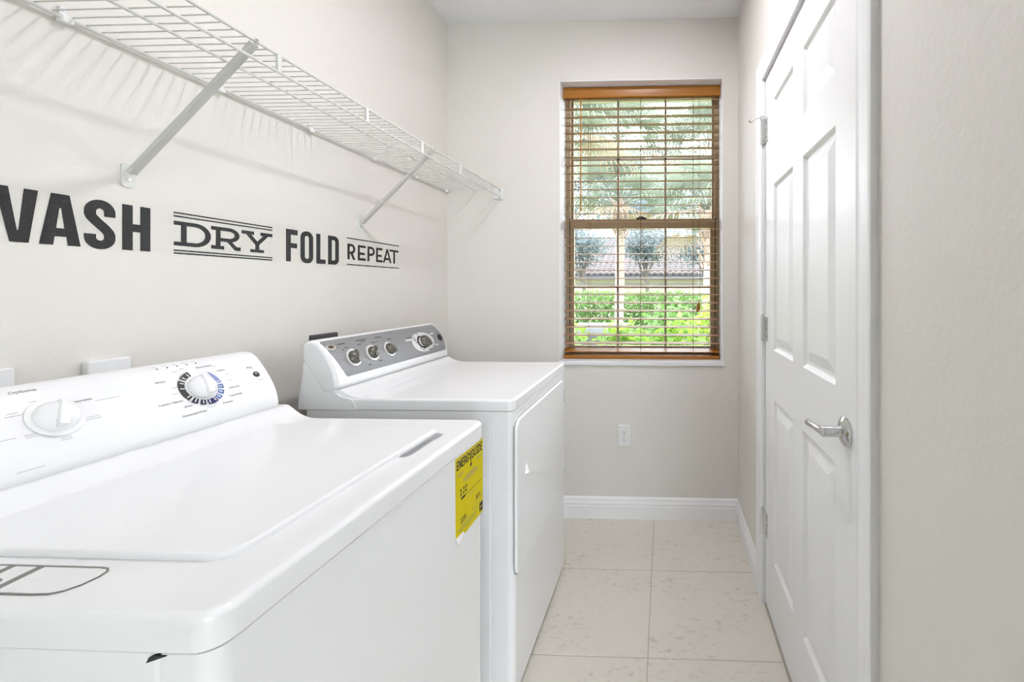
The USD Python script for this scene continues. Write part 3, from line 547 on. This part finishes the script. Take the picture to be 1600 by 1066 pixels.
mono = unary_union([LineString([(-0.006, 0.0), (-0.004, 0.003), (-0.001, 0.0035), (0.0005, 0.001), (-0.002, -0.002), (-0.004, -0.0035)]).buffer(0.0011), LineString([(0.006, 0.0), (0.004, -0.003), (0.0015, -0.0035), (0.0, -0.001), (0.0025, 0.0018), (0.0045, 0.0035)]).buffer(0.0011)])
on_d('emblem_monogram', fine(mono, 0.0003), 1.297, 1.094, 'black_print', off=0.0026, parent=emb)
# door in the dryer's front
ddy0, ddy1, ddz0, ddz1 = 1.281, 1.893, 0.388, 0.874
dd = part(dr_, 'door', xslab(DX1 - 0.001, DX1 + 0.0075, ddy0, ddy1, ddz0, ddz1, 0.035, 0.005), 'enamel')
part(dr_, 'door_gap', ext_x(sbox(ddy0, ddz0, ddy1, ddz1).buffer(-0.033).buffer(0.0355), DX1 - 0.0022, 0.0016), 'gray_print', smooth=False)
part(dd, 'door_pull', hull(np.vstack([np.c_[DX1 + 0.006 + 0.013 * np.cos(np.radians(t)) * k, 1.369 + 0.016 * (np.sin(np.radians(t))) * k, 0.680 + 0.034 * (1 - k)] * 1 for t in range(-90, 91, 15) for k in (1.0, 0.75, 0.45, 0.12)]).reshape(-1, 3)), 'enamel')
for z in (0.798, 0.440): part(dd, 'door_hinge', xslab(DX1 + 0.002, DX1 + 0.0095, 1.882, 1.8965, z - 0.030, z + 0.030, 0.004, 0.001), 'nickel')

# ------------------------------------------------------------------ outlets and wall plates
def outlet_face(P, u, v, w, parent, name, m, mt): part(parent, name, frame_to(m, P, u, v, w), mt, 30)
def wall_plate(name, label, P, u, v, w, W, Hh, d, mt, kind):
    t = thing(name, label, 'outlet', P)
    pl_ = slab(-W / 2, W / 2, -Hh / 2, Hh / 2, 0, d, 0.004, min(0.003, d * .6), 0.0004, 4)
    outlet_face(P, u, v, w, t, 'face_plate', pl_, mt)
    if kind == 'duplex':
        for s in (0.0195, -0.0195):
            rc = ext(Point(0, s).buffer(0.0172).intersection(sbox(-0.0172, s - 0.0145, 0.0172, s + 0.0145)), 0.0016).apply_translation((0, 0, d))
            q = part(t, 'receptacle', frame_to(rc, P, u, v, w), 'plastic_white', 30)
            sl = cat(*[ext(x, 0.0003) for x in (sbox(-0.0068, s + 0.0, -0.0048, s + 0.0085), sbox(0.0048, s + 0.001, 0.0066, s + 0.008), Point(0, s - 0.0065).buffer(0.0030))]).apply_translation((0, 0, d + 0.0016))
            part(q, 'socket_holes', frame_to(sl, P, u, v, w), 'metal_dark', 30)
        outlet_face(P, u, v, w, t, 'screw', lathe([(0, 0), (0.003, 0), (0.0025, 0.001), (0, 0.0012)], 12).apply_translation((0, 0, d)), 'nickel')
    else:
        outlet_face(P, u, v, w, t, 'socket', lathe([(0, 0), (0.024, 0), (0.024, 0.002), (0.021, 0.003), (0, 0.003)], 28).apply_translation((0, -0.006, d)), mt if kind == 'dark' else 'plastic_shade')
    return t
ux, uy, uz = np.eye(3)
wall_plate('wall_outlet', 'white double outlet low on the wall below the window', (-0.222, YB, 0.4615), ux, uz, -uy, 0.0705, 0.118, 0.006, 'plastic_white', 'duplex')
wall_plate('wall_outlet', 'white wall plate behind the middle of the washing machine console', (XL, 0.882, 1.067), uy, uz, ux, 0.073, 0.118, 0.014, 'plastic_white', 'duplex')
wall_plate('wall_outlet', 'white wall plate behind the left end of the washing machine console', (XL, 0.700, 1.074), uy, uz, ux, 0.094, 0.118, 0.012, 'plastic_white', 'duplex')
wall_plate('dryer_outlet', 'dark gray outlet plate behind the dryer console', (XL, 1.474, 1.061), uy, uz, ux, 0.116, 0.116, 0.012, 'dark_plate', 'dark')

# ------------------------------------------------------------------ wire shelf on the left wall
SX0, SX1, SZ = XL + 0.006, -0.9227, 1.8365
SY0, SY1 = -0.35, YB - 0.006
ws = thing('wire_shelf', 'white ventilated wire shelf along the left wall above the appliances', 'shelf', (XL, 1.0, SZ))
rod = lambda x, z, r, y0=SY0, y1=SY1: tube([(x, y0, z), (x, y1, z)], r, 8)
part(ws, 'back_rod', rod(SX0 + 0.004, SZ - 0.0055, 0.0042), 'wire_white')
part(ws, 'middle_rod', rod(-1.059, SZ - 0.0050, 0.0035), 'wire_white')
part(ws, 'front_rod', rod(SX1, SZ + 0.0035, 0.0036), 'wire_white')
part(ws, 'front_rod', rod(SX1 + 0.001, 1.7985, 0.0036), 'wire_white')
n = int((SY1 - SY0) / 0.0249)
for k in range(n + 1):
    y = SY1 - 0.004 - 0.0249 * k
    part(ws, 'cross_wire', tube([(SX0, y, SZ), (SX1, y, SZ)], 0.0015, 6), 'wire_white', smooth=True)
for k in range(10):
    y = 2.1724 - 0.2990 * k
    if y > SY0: part(ws, 'lip_post', slab(SX1 - 0.0018, SX1 + 0.0048, y - 0.0055, y + 0.0055, 1.7985, SZ + 0.0035, 0.001, 0.001), 'wire_white')
for k in range(9):
    y = 2.315 - 0.3 * k + (0.015 if k in (1, 2) else 0)
    if y > SY0:
        part(ws, 'wall_clip', cat(slab(XL, XL + 0.017, y - 0.010, y + 0.010, SZ - 0.016, SZ - 0.001, 0.004, 0.003), slab(XL, XL + 0.006, y - 0.006, y + 0.006, SZ - 0.004, SZ + 0.018, 0.003, 0.002), tube([(XL + 0.006, y, SZ + 0.010), (XL + 0.0075, y, SZ + 0.010)], 0.004, 12)), 'plastic_white')
part(ws, 'end_bracket', cat(man(bx(SX1 - 0.034, SX1 + 0.012, YB - 0.012, YB, 1.788, SZ + 0.010)) - man(bx(SX1 - 0.006, SX1 + 0.006, YB - 0.03, YB - 0.003, 1.793, SZ + 0.020)), slab(SX1 - 0.030, SX1 + 0.016, YB - 0.008, YB, 1.783, 1.790, 0.002, 0.001)), 'plastic_white', smooth=False)
def brace(y, label):
    a, b = np.array([XL + 0.010, y, 1.545]), np.array([SX1 - 0.004, y, SZ - 0.002]); d = b - a; L = np.linalg.norm(d); d /= L; nn = np.cross(d, (0, 1, 0))
    t = thing('shelf_bracket', label, 'bracket', (XL, y, 1.53))
    ch = man(bx(-L / 2, L / 2, -0.0075, 0.0075, -0.005, 0.005)) - man(bx(-L / 2 - 1, L / 2 + 1, -0.0062, 0.0062, -0.0038, 0.03))
    part(t, 'strut', frame_to(trimesh.Trimesh(*arr(ch), process=False), (a + b) / 2, d, (0, 1, 0), nn), 'bracket_white', smooth=False)
    ft = xslab(XL, XL + 0.003, y - 0.0125, y + 0.0125, 1.512, 1.566, 0.008, 0.0012)
    f = part(t, 'foot_plate', ft, 'wire_white')
    part(f, 'screw', lathe([(0, 0), (0.0042, 0), (0.0035, 0.0014), (0, 0.002)], 14).apply_transform(trimesh.transformations.rotation_matrix(math.pi / 2, (0, 1, 0))).apply_translation((XL + 0.003, y, 1.530)), 'nickel')
    part(t, 'rod_hook', tube([(SX1 - 0.012, y, SZ - 0.010), (SX1 - 0.002, y, SZ - 0.006), (SX1 + 0.0055, y, SZ - 0.001), (SX1 + 0.0055, y, SZ + 0.006), (SX1, y, SZ + 0.0085)], 0.0022, 8), 'bracket_white')
brace(0.921, 'white diagonal shelf bracket above the word WASH')
brace(1.660, 'white diagonal shelf bracket above the word REPEAT')

# ------------------------------------------------------------------ lettering on the left wall
ZB, ZT = 1.369, 1.4725
def line(pts, w, cap=2, join=2): return LineString(pts).buffer(w / 2, cap_style=cap, join_style=join)
def arc(cx, cy, rx, ry, a0, a1, n=16): return [(cx + rx * math.cos(math.radians(a)), cy + ry * math.sin(math.radians(a))) for a in np.linspace(a0, a1, n)]
def stretch(g, y0, y1, z0, z1):
    a, b, c, d = g.bounds; return affinity.affine_transform(g, [(y1 - y0) / (c - a), 0, 0, (z1 - z0) / (d - b), y0 - a * (y1 - y0) / (c - a), z0 - b * (z1 - z0) / (d - b)])
def rr(y0, y1, z0, z1, r): return sbox(y0 + r, z0 + r, y1 - r, z1 - r).buffer(r, 8)
def decal(label, group, items):
    ys_ = [g.bounds[0] for _, g in items]
    t = thing('wall_lettering', label, 'lettering', (XL, min(ys_), items[0][1].bounds[1]))
    for nm, g in items: part(t, nm, ext_x(g, XL + 0.0002, 0.0009), 'decal_black', False)
Wg = Polygon([(0.6834, ZT), (0.7012, ZT), (0.7095, 1.392), (0.7215, ZT), (0.7445, ZT), (0.7553, 1.392), (0.7578, 1.392), (0.7648, ZT), (0.7826, ZT), (0.7703, ZB), (0.7468, ZB), (0.7330, 1.447), (0.7192, ZB), (0.6957, ZB)])
Ag = Polygon([(0.7843, ZB), (0.8005, ZT), (0.8264, ZT), (0.8431, ZB), (0.8246, ZB), (0.8226, 1.3865), (0.8051, 1.3865), (0.8031, ZB)]).difference(Polygon([(0.8071, 1.4030), (0.8116, 1.4440), (0.8152, 1.4440), (0.8196, 1.4030)]))
wS = 0.0185
Sg = line([(0.30, 0.34)] + arc(0, 0.5, 0.30, 0.32, 0, 180) + [(-0.30, 0.40), (-0.26, 0.29), (-0.10, 0.10), (0.12, -0.12), (0.26, -0.30), (0.30, -0.42)] + arc(0, -0.52, 0.30, 0.30, 0, -180) + [(-0.30, -0.40)], 0.34, 2, 1)
Sg = stretch(Sg, 0.8486, 0.8995, 1.3665, 1.4735)
Hg = unary_union([sbox(0.912, ZB, 0.9302, ZT), sbox(0.9451, ZB, 0.9636, ZT), sbox(0.92, 1.412, 0.955, 1.4295)])
decal('bold black wall lettering reading WASH', None, [('letter', Wg), ('letter', Ag), ('letter', Sg), ('letter', Hg)])
z0, z1 = 1.3895, 1.4510
st = 0.0095
Dg = unary_union([sbox(1.0127, z1 - st, 1.062, z1), sbox(1.0127, z0, 1.062, z0 + st), sbox(1.0285, z0, 1.0405, z1)])
def bowl(cx, y1, za, zb, w): 
    out = unary_union([affinity.scale(Point(cx, (za + zb) / 2).buffer(1, 24), y1 - cx, (zb - za) / 2)]).intersection(sbox(cx, za, y1 + 1, zb))
    inn = affinity.scale(Point(cx, (za + zb) / 2).buffer(1, 24), y1 - cx - w * 1.25, (zb - za) / 2 - st).intersection(sbox(cx - 1, za, y1 + 1, zb))
    return out.difference(inn)
Dg = unary_union([Dg, bowl(1.060, 1.0985, z0, z1, 0.0105)])
zm = 1.4125
Rg = unary_union([sbox(1.1000, z1 - st, 1.148, z1), sbox(1.1000, z0, 1.133, z0 + st), sbox(1.1120, z0, 1.1235, z1), bowl(1.147, 1.1755, zm - 0.001, z1, 0.0105), sbox(1.118, zm - 0.001, 1.148, zm + st - 0.001),
                  line([(1.146, zm + 0.002), (1.158, 1.402), (1.1655, 1.3945), (1.179, 1.3945)], 0.0098, 2, 1)])
Yg = unary_union([sbox(1.1825, z1 - st, 1.219, z1), sbox(1.240, z1 - st, 1.2780, z1), line([(1.198, z1 - 0.004), (1.2295, 1.4145)], 0.0105, 2), line([(1.262, z1 - 0.004), (1.2295, 1.4145)], 0.0105, 2), sbox(1.2240, z0, 1.2350, 1.420), sbox(1.2085, z0, 1.2505, z0 + st - 0.001)])
Yg = Yg.intersection(sbox(1.0, z0, 1.4, z1))
ln_ = lambda a, b: sbox(1.0123, a, 1.278, b)
decal('slab-serif black wall lettering reading DRY between double lines', None, [('letter', Dg), ('letter', Rg), ('letter', Yg), ('line', ln_(1.4702, 1.4734)), ('line', ln_(1.4618, 1.4648)), ('line', ln_(1.3756, 1.3788)), ('line', ln_(1.3685, 1.3717))])
zf0, zf1 = 1.3700, 1.4755; sw = 0.0165
Fg = unary_union([sbox(1.3272, zf0, 1.3272 + sw, zf1), sbox(1.3272, zf1 - 0.0165, 1.3692, zf1), sbox(1.33, 1.4150, 1.3672, 1.4310)])
Og = rr(1.3813, 1.4320, zf0 - 0.002, zf1 + 0.0015, 0.0225).difference(rr(1.3813 + sw, 1.4320 - sw, zf0 + 0.013, zf1 - 0.0135, 0.0085))
Lg = unary_union([sbox(1.4466, zf0, 1.4466 + sw, zf1), sbox(1.4466, zf0, 1.4865, zf0 + 0.0155)])
Dg2 = unary_union([sbox(1.4986, zf0, 1.520, zf1), rr(1.4986, 1.5489, zf0, zf1, 0.021)]).difference(unary_union([sbox(1.4986 + sw, zf0 + 0.015, 1.525, zf1 - 0.015), rr(1.4986 + sw, 1.5489 - sw, zf0 + 0.015, zf1 - 0.015, 0.008)]))
decal('condensed black wall lettering reading FOLD', None, [('letter', Fg), ('letter', Og), ('letter', Lg), ('letter', Dg2)])
zr0, zr1 = 1.3950, 1.4560; t_ = 0.0100; th = 0.0090
def ring2(cx, y1, za, zb): 
    o = unary_union([affinity.scale(Point(cx, (za + zb) / 2).buffer(1, 20), y1 - cx, (zb - za) / 2)]).intersection(sbox(cx, za, y1 + 1, zb))
    return o.difference(affinity.scale(Point(cx, (za + zb) / 2).buffer(1, 20), y1 - cx - t_, (zb - za) / 2 - th))
def eR(y): return unary_union([sbox(y, zr0, y + t_, zr1), sbox(y, zr1 - th, y + 0.019, zr1), sbox(y, 1.417, y + 0.019, 1.417 + th), ring2(y + 0.0185, y + 0.040, 1.417, zr1), line([(y + 0.020, 1.420), (y + 0.0375, zr0 - 0.004)], t_, 2).intersection(sbox(0, zr0, 9, 9))])
def eE(y, w): return unary_union([sbox(y, zr0, y + t_, zr1), sbox(y, zr1 - th, y + w, zr1), sbox(y, zr0, y + w, zr0 + th), sbox(y, 1.4180, y + w * 0.86, 1.4180 + th)])
def eP(y): return unary_union([sbox(y, zr0, y + t_, zr1), sbox(y, zr1 - th, y + 0.021, zr1), sbox(y, 1.418, y + 0.021, 1.418 + th), ring2(y + 0.0205, y + 0.0425, 1.418, zr1)])
def eA(y0, y1):
    m_ = (y0 + y1) / 2
    return unary_union([Polygon([(y0, zr0), (m_ - 0.0045, zr1), (m_ + 0.0045, zr1), (y1, zr0), (y1 - 0.0088, zr0), (m_, zr1 - 0.014), (y0 + 0.0088, zr0)]), sbox(y0 + 0.011, 1.4075, y1 - 0.011, 1.4075 + th)])
def eT(y0, y1): m_ = (y0 + y1) / 2; return unary_union([sbox(y0, zr1 - th, y1, zr1), sbox(m_ - t_ / 2, zr0, m_ + t_ / 2, zr1)])
decal('thin black wall lettering reading REPEAT between two lines', None, [('letter', eR(1.5935)), ('letter', eE(1.6488, 0.044)), ('letter', eP(1.7041)), ('letter', eE(1.7562, 0.040)), ('letter', eA(1.8005, 1.8560)), ('letter', eT(1.8445, 1.9064)), ('line', sbox(1.5905, 1.4760, 1.9098, 1.4795)), ('line', sbox(1.5905, 1.3735, 1.9098, 1.3768))])

# ------------------------------------------------------------------ outside the window
GZ = -0.35
def leaves(n, pos, size, rs, up=0.6, bend=0.25, aspect=0.5):
    """n folded leaves; pos(n) -> points; size (lo, hi) length"""
    P = pos(n); L = rs.uniform(*size, n)[:, None]
    nrm = rs.normal(size=(n, 3)); nrm[:, 2] = np.abs(nrm[:, 2]) + up; nrm /= np.linalg.norm(nrm, axis=1, keepdims=True)
    a = np.cross(nrm, rs.normal(size=(n, 3))); a /= np.linalg.norm(a, axis=1, keepdims=True); b = np.cross(nrm, a)
    w = L * aspect / 2
    v = np.stack([P, P + a * L * 0.45 + b * w + nrm * L * bend * 0.4, P + a * L - nrm * L * bend * 0.3, P + a * L * 0.45 - b * w + nrm * L * bend * 0.4], 1)
    f = np.arange(n)[:, None] * 4
    return trimesh.Trimesh(v.reshape(-1, 3), np.vstack([f + [0, 1, 2], f + [0, 2, 3]]), process=False)
solo('ground', bx(-60, 60, -60, 90, GZ - 0.3, GZ), 'grass', kind='structure')
solo('floor_patio', bx(-5, 7, -12, HYR - TH - 0.02, GZ, -0.02), 'reveal_paint', kind='structure')
solo('outer_wall', man(bx(-9, 9, YB + TH, YB + TH + 0.12, GZ - 0.1, 2.95)) - man(bx(W0 - 0.02, W1 + 0.02, YB, YB + 1, S0 - 0.03, S1 + 0.02)), 'outer_wall', kind='structure', smooth=False)
# house across the garden
HY, HX0, HX1 = 24.0, -20.0, 13.0
hs = thing('neighbor_house', 'pale single-storey house with a wavy tiled roof beyond the hedge', 'house', (-3, HY, GZ))
part(hs, 'wall', bx(HX0 + 0.6, HX1 - 0.6, HY, HY + 9, GZ, 1.92), 'stucco')
part(hs, 'wall_band', bx(HX0 + 0.55, HX1 - 0.55, HY - 0.05, HY + 0.02, 1.35, 1.60), 'soffit')
part(hs, 'fascia', bx(HX0, HX1, HY - 0.95, HY - 0.90, 1.80, 2.03), 'fascia')
part(hs, 'soffit', bx(HX0, HX1, HY - 0.9, HY + 0.1, 1.78, 1.81), 'soffit')
tx = np.arange(HX0, HX1 + 0.01, 0.0415); wav = 0.085 * np.abs(np.sin(np.pi * tx / 0.332)) ** 0.8
V, F = [], []
rows_n = 20
for r_ in range(rows_n):
    y0_, z0_ = HY - 1.0 + r_ * 0.30, 2.06 + r_ * 0.135
    o = len(V) * 1
    base = len(V) and sum(len(q) for q in V)
    k = len(tx)
    lo = np.c_[tx, np.full(k, y0_), z0_ + wav - 0.075]; a = np.c_[tx, np.full(k, y0_), z0_ + wav + 0.03]; b = np.c_[tx, np.full(k, y0_ + 0.36), z0_ + 0.162 + wav + 0.0]
    V.append(np.vstack([lo, a, b])); i = np.arange(k - 1); 
    for s in (0, k): F += [np.c_[base + s + i, base + s + i + 1, base + s + k + i + 1], np.c_[base + s + i, base + s + k + i + 1, base + s + k + i]]
part(hs, 'roof_tiles', trimesh.Trimesh(np.vstack(V), np.vstack(F), process=False), 'roof_tile', smooth=False, kind='stuff')
part(hs, 'roof_deck', ext_y([(0, 0), (0, 1), (1, 1)], 0, 1) if False else hull([(HX0, HY - 0.9, 2.0), (HX1, HY - 0.9, 2.0), (HX0, HY + 5, 4.62), (HX1, HY + 5, 4.62), (HX0, HY + 10, 2.0), (HX1, HY + 10, 2.0)]), 'fascia', smooth=False)
# hedge
rs = np.random.default_rng(3)
def hedge_pts(x0, x1, y0, y1, z0, z1, seed):
    def f(n):
        x, u, v = rs.uniform(x0, x1, n), rs.uniform(0, 1, n), rs.uniform(0, 1, n)
        top = z1 + 0.22 * (meshkit.fbm(np.c_[x * 1.1, np.zeros(n), np.full(n, seed)], 4) - 0.5)
        z = z0 + (top - z0) * (1 - u ** 1.7); y = y0 + (y1 - y0) * v ** 2.2 + 0.25 * meshkit.fbm(np.c_[x * 1.7, np.zeros(n), z * 2.2], 3, seed)
        return np.c_[x, y, z]
    return f
hg_ = thing('hedge', 'long clipped green hedge in front of the tiled house', 'hedge', (-2, 15, GZ))
part(hg_, 'foliage', leaves(15000, hedge_pts(-12, 9, 14.4, 15.6, GZ + 0.1, 1.08, 2), (0.10, 0.19), rs), 'hedge_leaf', False, kind='stuff')
part(hg_, 'branches', cat(*[tube([(x, 15.0, GZ), (x + rs.uniform(-.15, .15), 15.1, 0.3), (x + rs.uniform(-.3, .3), 15.1, 0.9)], [0.03, 0.02, 0.006], 5) for x in np.arange(-11.5, 9, 0.6)]), 'bark_dark', kind='stuff')
part(hg_, 'inner_growth', leaves(5000, lambda n: np.c_[rs.uniform(-12, 9, n), rs.uniform(14.9, 15.5, n), rs.uniform(GZ + 0.1, 0.92, n)], (0.16, 0.30), rs), 'hedge_leaf', False, kind='stuff')
# air conditioner
AX, AY = -0.93, 6.25
ac = thing('air_conditioner', 'gray outdoor air conditioning unit among the shrubs', 'air conditioner', (AX, AY, GZ))
part(ac, 'cabinet', man(slab(AX - 0.42, AX + 0.42, AY - 0.36, AY + 0.36, GZ, 0.735, 0.04, 0.01)), 'metal_gray')
part(ac, 'top_grille', cat(*[bx(AX - 0.40, AX + 0.40, AY - 0.34 + k * 0.04, AY - 0.325 + k * 0.04, 0.742, 0.752) for k in range(17)]), 'metal_gray', kind='stuff')
part(ac, 'side_louvers', cat(*[bx(AX - 0.37, AX + 0.37, AY - 0.372, AY - 0.358, GZ + 0.1 + k * 0.05, GZ + 0.125 + k * 0.05) for k in range(18)]), 'metal_dark', kind='stuff')
# shrubs close to the window
def shrub(x, y, r, top, label, mt='shrub_leaf', n=900, size=(0.09, 0.17)):
    t = thing('shrub', label, 'shrub', (x, y, GZ))
    zc = GZ + (top - GZ) * 0.55; hz = (top - GZ) * 0.5
    def pos(m):
        d = rs.normal(size=(m, 3)); d /= np.linalg.norm(d, axis=1, keepdims=True); q = rs.uniform(0.45, 1, m)[:, None] ** 0.5
        wob = 0.8 + 0.4 * meshkit.fbm(d * 2 + x, 3)[:, None]
        return np.array([x, y, zc]) + d * q * wob * np.array([r, r, hz])
    part(t, 'foliage', leaves(n, pos, size, rs, 0.9), mt, False, kind='stuff')
    part(t, 'stems', cat(*[tube([(x, y, GZ), (x + r * .4 * math.cos(a), y + r * .4 * math.sin(a), GZ + (top - GZ) * .5), (x + r * .7 * math.cos(a), y + r * .7 * math.sin(a), GZ + (top - GZ) * .8)], [0.012, 0.009, 0.004], 5) for a in np.arange(0, 6.2, 0.9)]), 'bark_dark')
shrub(-1.20, 5.0, 0.42, 0.84, 'bright green leafy shrub at the left edge of the window view', n=1000)
shrub(-0.50, 5.0, 0.40, 0.82, 'bright green leafy shrub before the air conditioning unit', n=1000)
shrub(0.15, 5.1, 0.36, 0.84, 'green leafy shrub at the middle of the window view')
shrub(0.62, 5.9, 0.34, 0.95, 'yellow-green shrub below the blind tassels', 'lime_leaf')
shrub(1.05, 7.2, 0.50, 1.22, 'tall yellow-green shrub at the right edge of the window view', 'lime_leaf', 1300)
shrub(0.15, 8.2, 0.60, 0.92, 'green shrub in front of the long hedge', 'hedge_leaf', 1200)
shrub(-2.1, 7.4, 0.65, 0.86, 'green shrub left of the air conditioning unit', 'hedge_leaf', 1200)
# palms
def frond(base, az, el, L, fan, rs2, droop):
    """one fan frond: a stalk and folded leaflets radiating from its end"""
    d = np.array([math.cos(az) * math.cos(el), math.sin(az) * math.cos(el), math.sin(el)])
    side = np.array([-math.sin(az), math.cos(az), 0.0]); q = np.asarray(base) + d * L
    st = [np.asarray(base), np.asarray(base) + d * L * 0.55 + (0, 0, 0.06 * L), q]
    ms = [tube(st, [0.018, 0.013, 0.009], 4, False)]
    V, F = [], []; nl = 26
    for k in range(nl):
        a = math.radians(-118 + 236 * k / (nl - 1)); dd_ = d * math.cos(a) + side * math.sin(a)
        l = fan * (0.75 + 0.25 * math.cos(a)) * rs2.uniform(0.88, 1.08); w = 0.021 * fan + 0.006
        upv = np.cross(side, d); wv = np.cross(dd_, upv); wv /= np.linalg.norm(wv)
        p1 = q + dd_ * l * 0.5 + upv * 0.05 * fan; p2 = q + dd_ * l * 0.82 + (0, 0, -droop * l * 0.16); p3 = q + dd_ * l + (0, 0, -droop * l * 0.42)
        o = len(V); V += [q, p1 - wv * w, p1 + wv * w, p2 - wv * w * .7, p2 + wv * w * .7, p3]
        F += [(o, o + 1, o + 2), (o + 1, o + 3, o + 4), (o + 1, o + 4, o + 2), (o + 3, o + 5, o + 4)]
    ms.append(trimesh.Trimesh(np.array(V), F, process=False))
    return trimesh.util.concatenate(ms)
def palm(x, y, h, r, label, nf, fan, seed, boots=0.6):
    rs2 = np.random.default_rng(seed)
    t = thing('palm_tree', label, 'palm tree', (x, y, GZ))
    hh = np.linspace(0, 1, 24); zz = GZ + hh * (h - GZ)
    rad = r * (1.25 - 0.35 * np.clip(hh * 6, 0, 1)) * (1 + 0.04 * np.sin(hh * 90))
    part(t, 'trunk', tube(np.c_[x + 0.06 * np.sin(hh * 2), np.full(24, y), zz], rad, 14), 'trunk', smooth=60)
    bt = []
    for k in range(26):
        a = k * 2.4; z = h - boots * (1 - k / 26) * 1.6 - 0.05; c = np.array([math.cos(a), math.sin(a), 0])
        P = np.array([x + 0.06 * math.sin(2), y, z]) + c * r * 0.9; w = np.array([-c[1], c[0], 0]) * 0.05
        bt.append(hull([P - w, P + w, P - w * .6 + c * .14 + (0, 0, .26), P + w * .6 + c * .14 + (0, 0, .26), P + c * .04 - w, P + c * .04 + w, P + c * .17 + (0, 0, .25)]))
    for m_ in bt: part(t, 'leaf_base', m_, 'dead_frond', False)
    top = np.array([x + 0.06 * math.sin(2), y, h])
    for k in range(nf):
        az = k * 2.39996 + rs2.uniform(-.2, .2); el = math.radians(78 - 95 * (k / nf) + rs2.uniform(-8, 8))
        part(t, 'frond', frond(top + (0, 0, rs2.uniform(-.15, .1)), az, el, rs2.uniform(0.8, 1.15) * fan, fan * rs2.uniform(0.85, 1.05), rs2, 0.55 + 0.45 * k / nf), 'palm_leaf' if k < nf - 3 else 'dead_frond', False)
palm(-1.31, 12.0, 3.75, 0.145, 'palm tree with a pale trunk in the middle of the window', 38, 1.0, 4)
palm(0.95, 9.6, 3.05, 0.125, 'palm tree with a boot-covered trunk at the right edge of the window', 36, 0.9, 9, 0.8)
palm(-2.62, 9.0, 4.85, 0.145, 'tall palm tree reaching into the left of the window view', 44, 1.10, 15)
palm(-1.76, 16.0, 6.9, 0.15, 'tall palm tree behind the palm in the middle of the window', 44, 1.35, 22)
palm(1.82, 17.6, 7.2, 0.15, 'tall palm tree behind the palm at the right of the window', 44, 1.35, 27)
# trees behind
def tree(x, y, h, r, label, seed, n=2600):
    rs2 = np.random.default_rng(seed); t = thing('tree', label, 'tree', (x, y, GZ))
    cl = [(x + rs2.uniform(-r, r) * .8, y + rs2.uniform(-r, r) * .6, h - r * .7 + rs2.uniform(-.6, .6) * r) for _ in range(9)]
    part(t, 'trunk', cat(tube([(x, y, GZ), (x + .1, y, h * .35), (x, y, h * .7)], [0.10, 0.08, 0.05] if h < 6 else [0.22, 0.17, 0.09], 8), *[tube([(x, y, h * .4), ((x + c[0]) / 2, (y + c[1]) / 2, (h * .45 + c[2]) / 2), c], [0.04, 0.03, 0.01], 5) for c in cl]), 'bark_dark')
    def pos(m):
        i = rs2.integers(0, 9, m); d = rs2.normal(size=(m, 3)) * 0.30 * r * np.array([1.1, 1.0, 0.75]); return np.array(cl)[i] + d
    part(t, 'foliage', leaves(n, pos, (0.13, 0.26) if h < 6 else (0.22, 0.42), rs2, 0.3), 'oak_leaf', False, kind='stuff')
tree(-3.9, 19.9, 3.95, 1.05, 'dark leafy tree before the house roof at the left', 31, 1700)
tree(-0.9, 20.2, 4.05, 1.05, 'dark leafy tree before the house roof at the middle', 32, 1700)
tree(2.0, 20.2, 4.4, 1.2, 'dark leafy tree before the house roof at the right', 33, 1700)
tree(-8.0, 38, 13.0, 3.6, 'tall pale tree behind the house at the left', 34, 6000)
tree(2.8, 39, 12.5, 3.8, 'tall pale tree behind the house at the right', 35, 6000)
tree(-2.6, 48, 13.0, 3.9, 'tall pale tree farthest behind the house', 36, 6000)
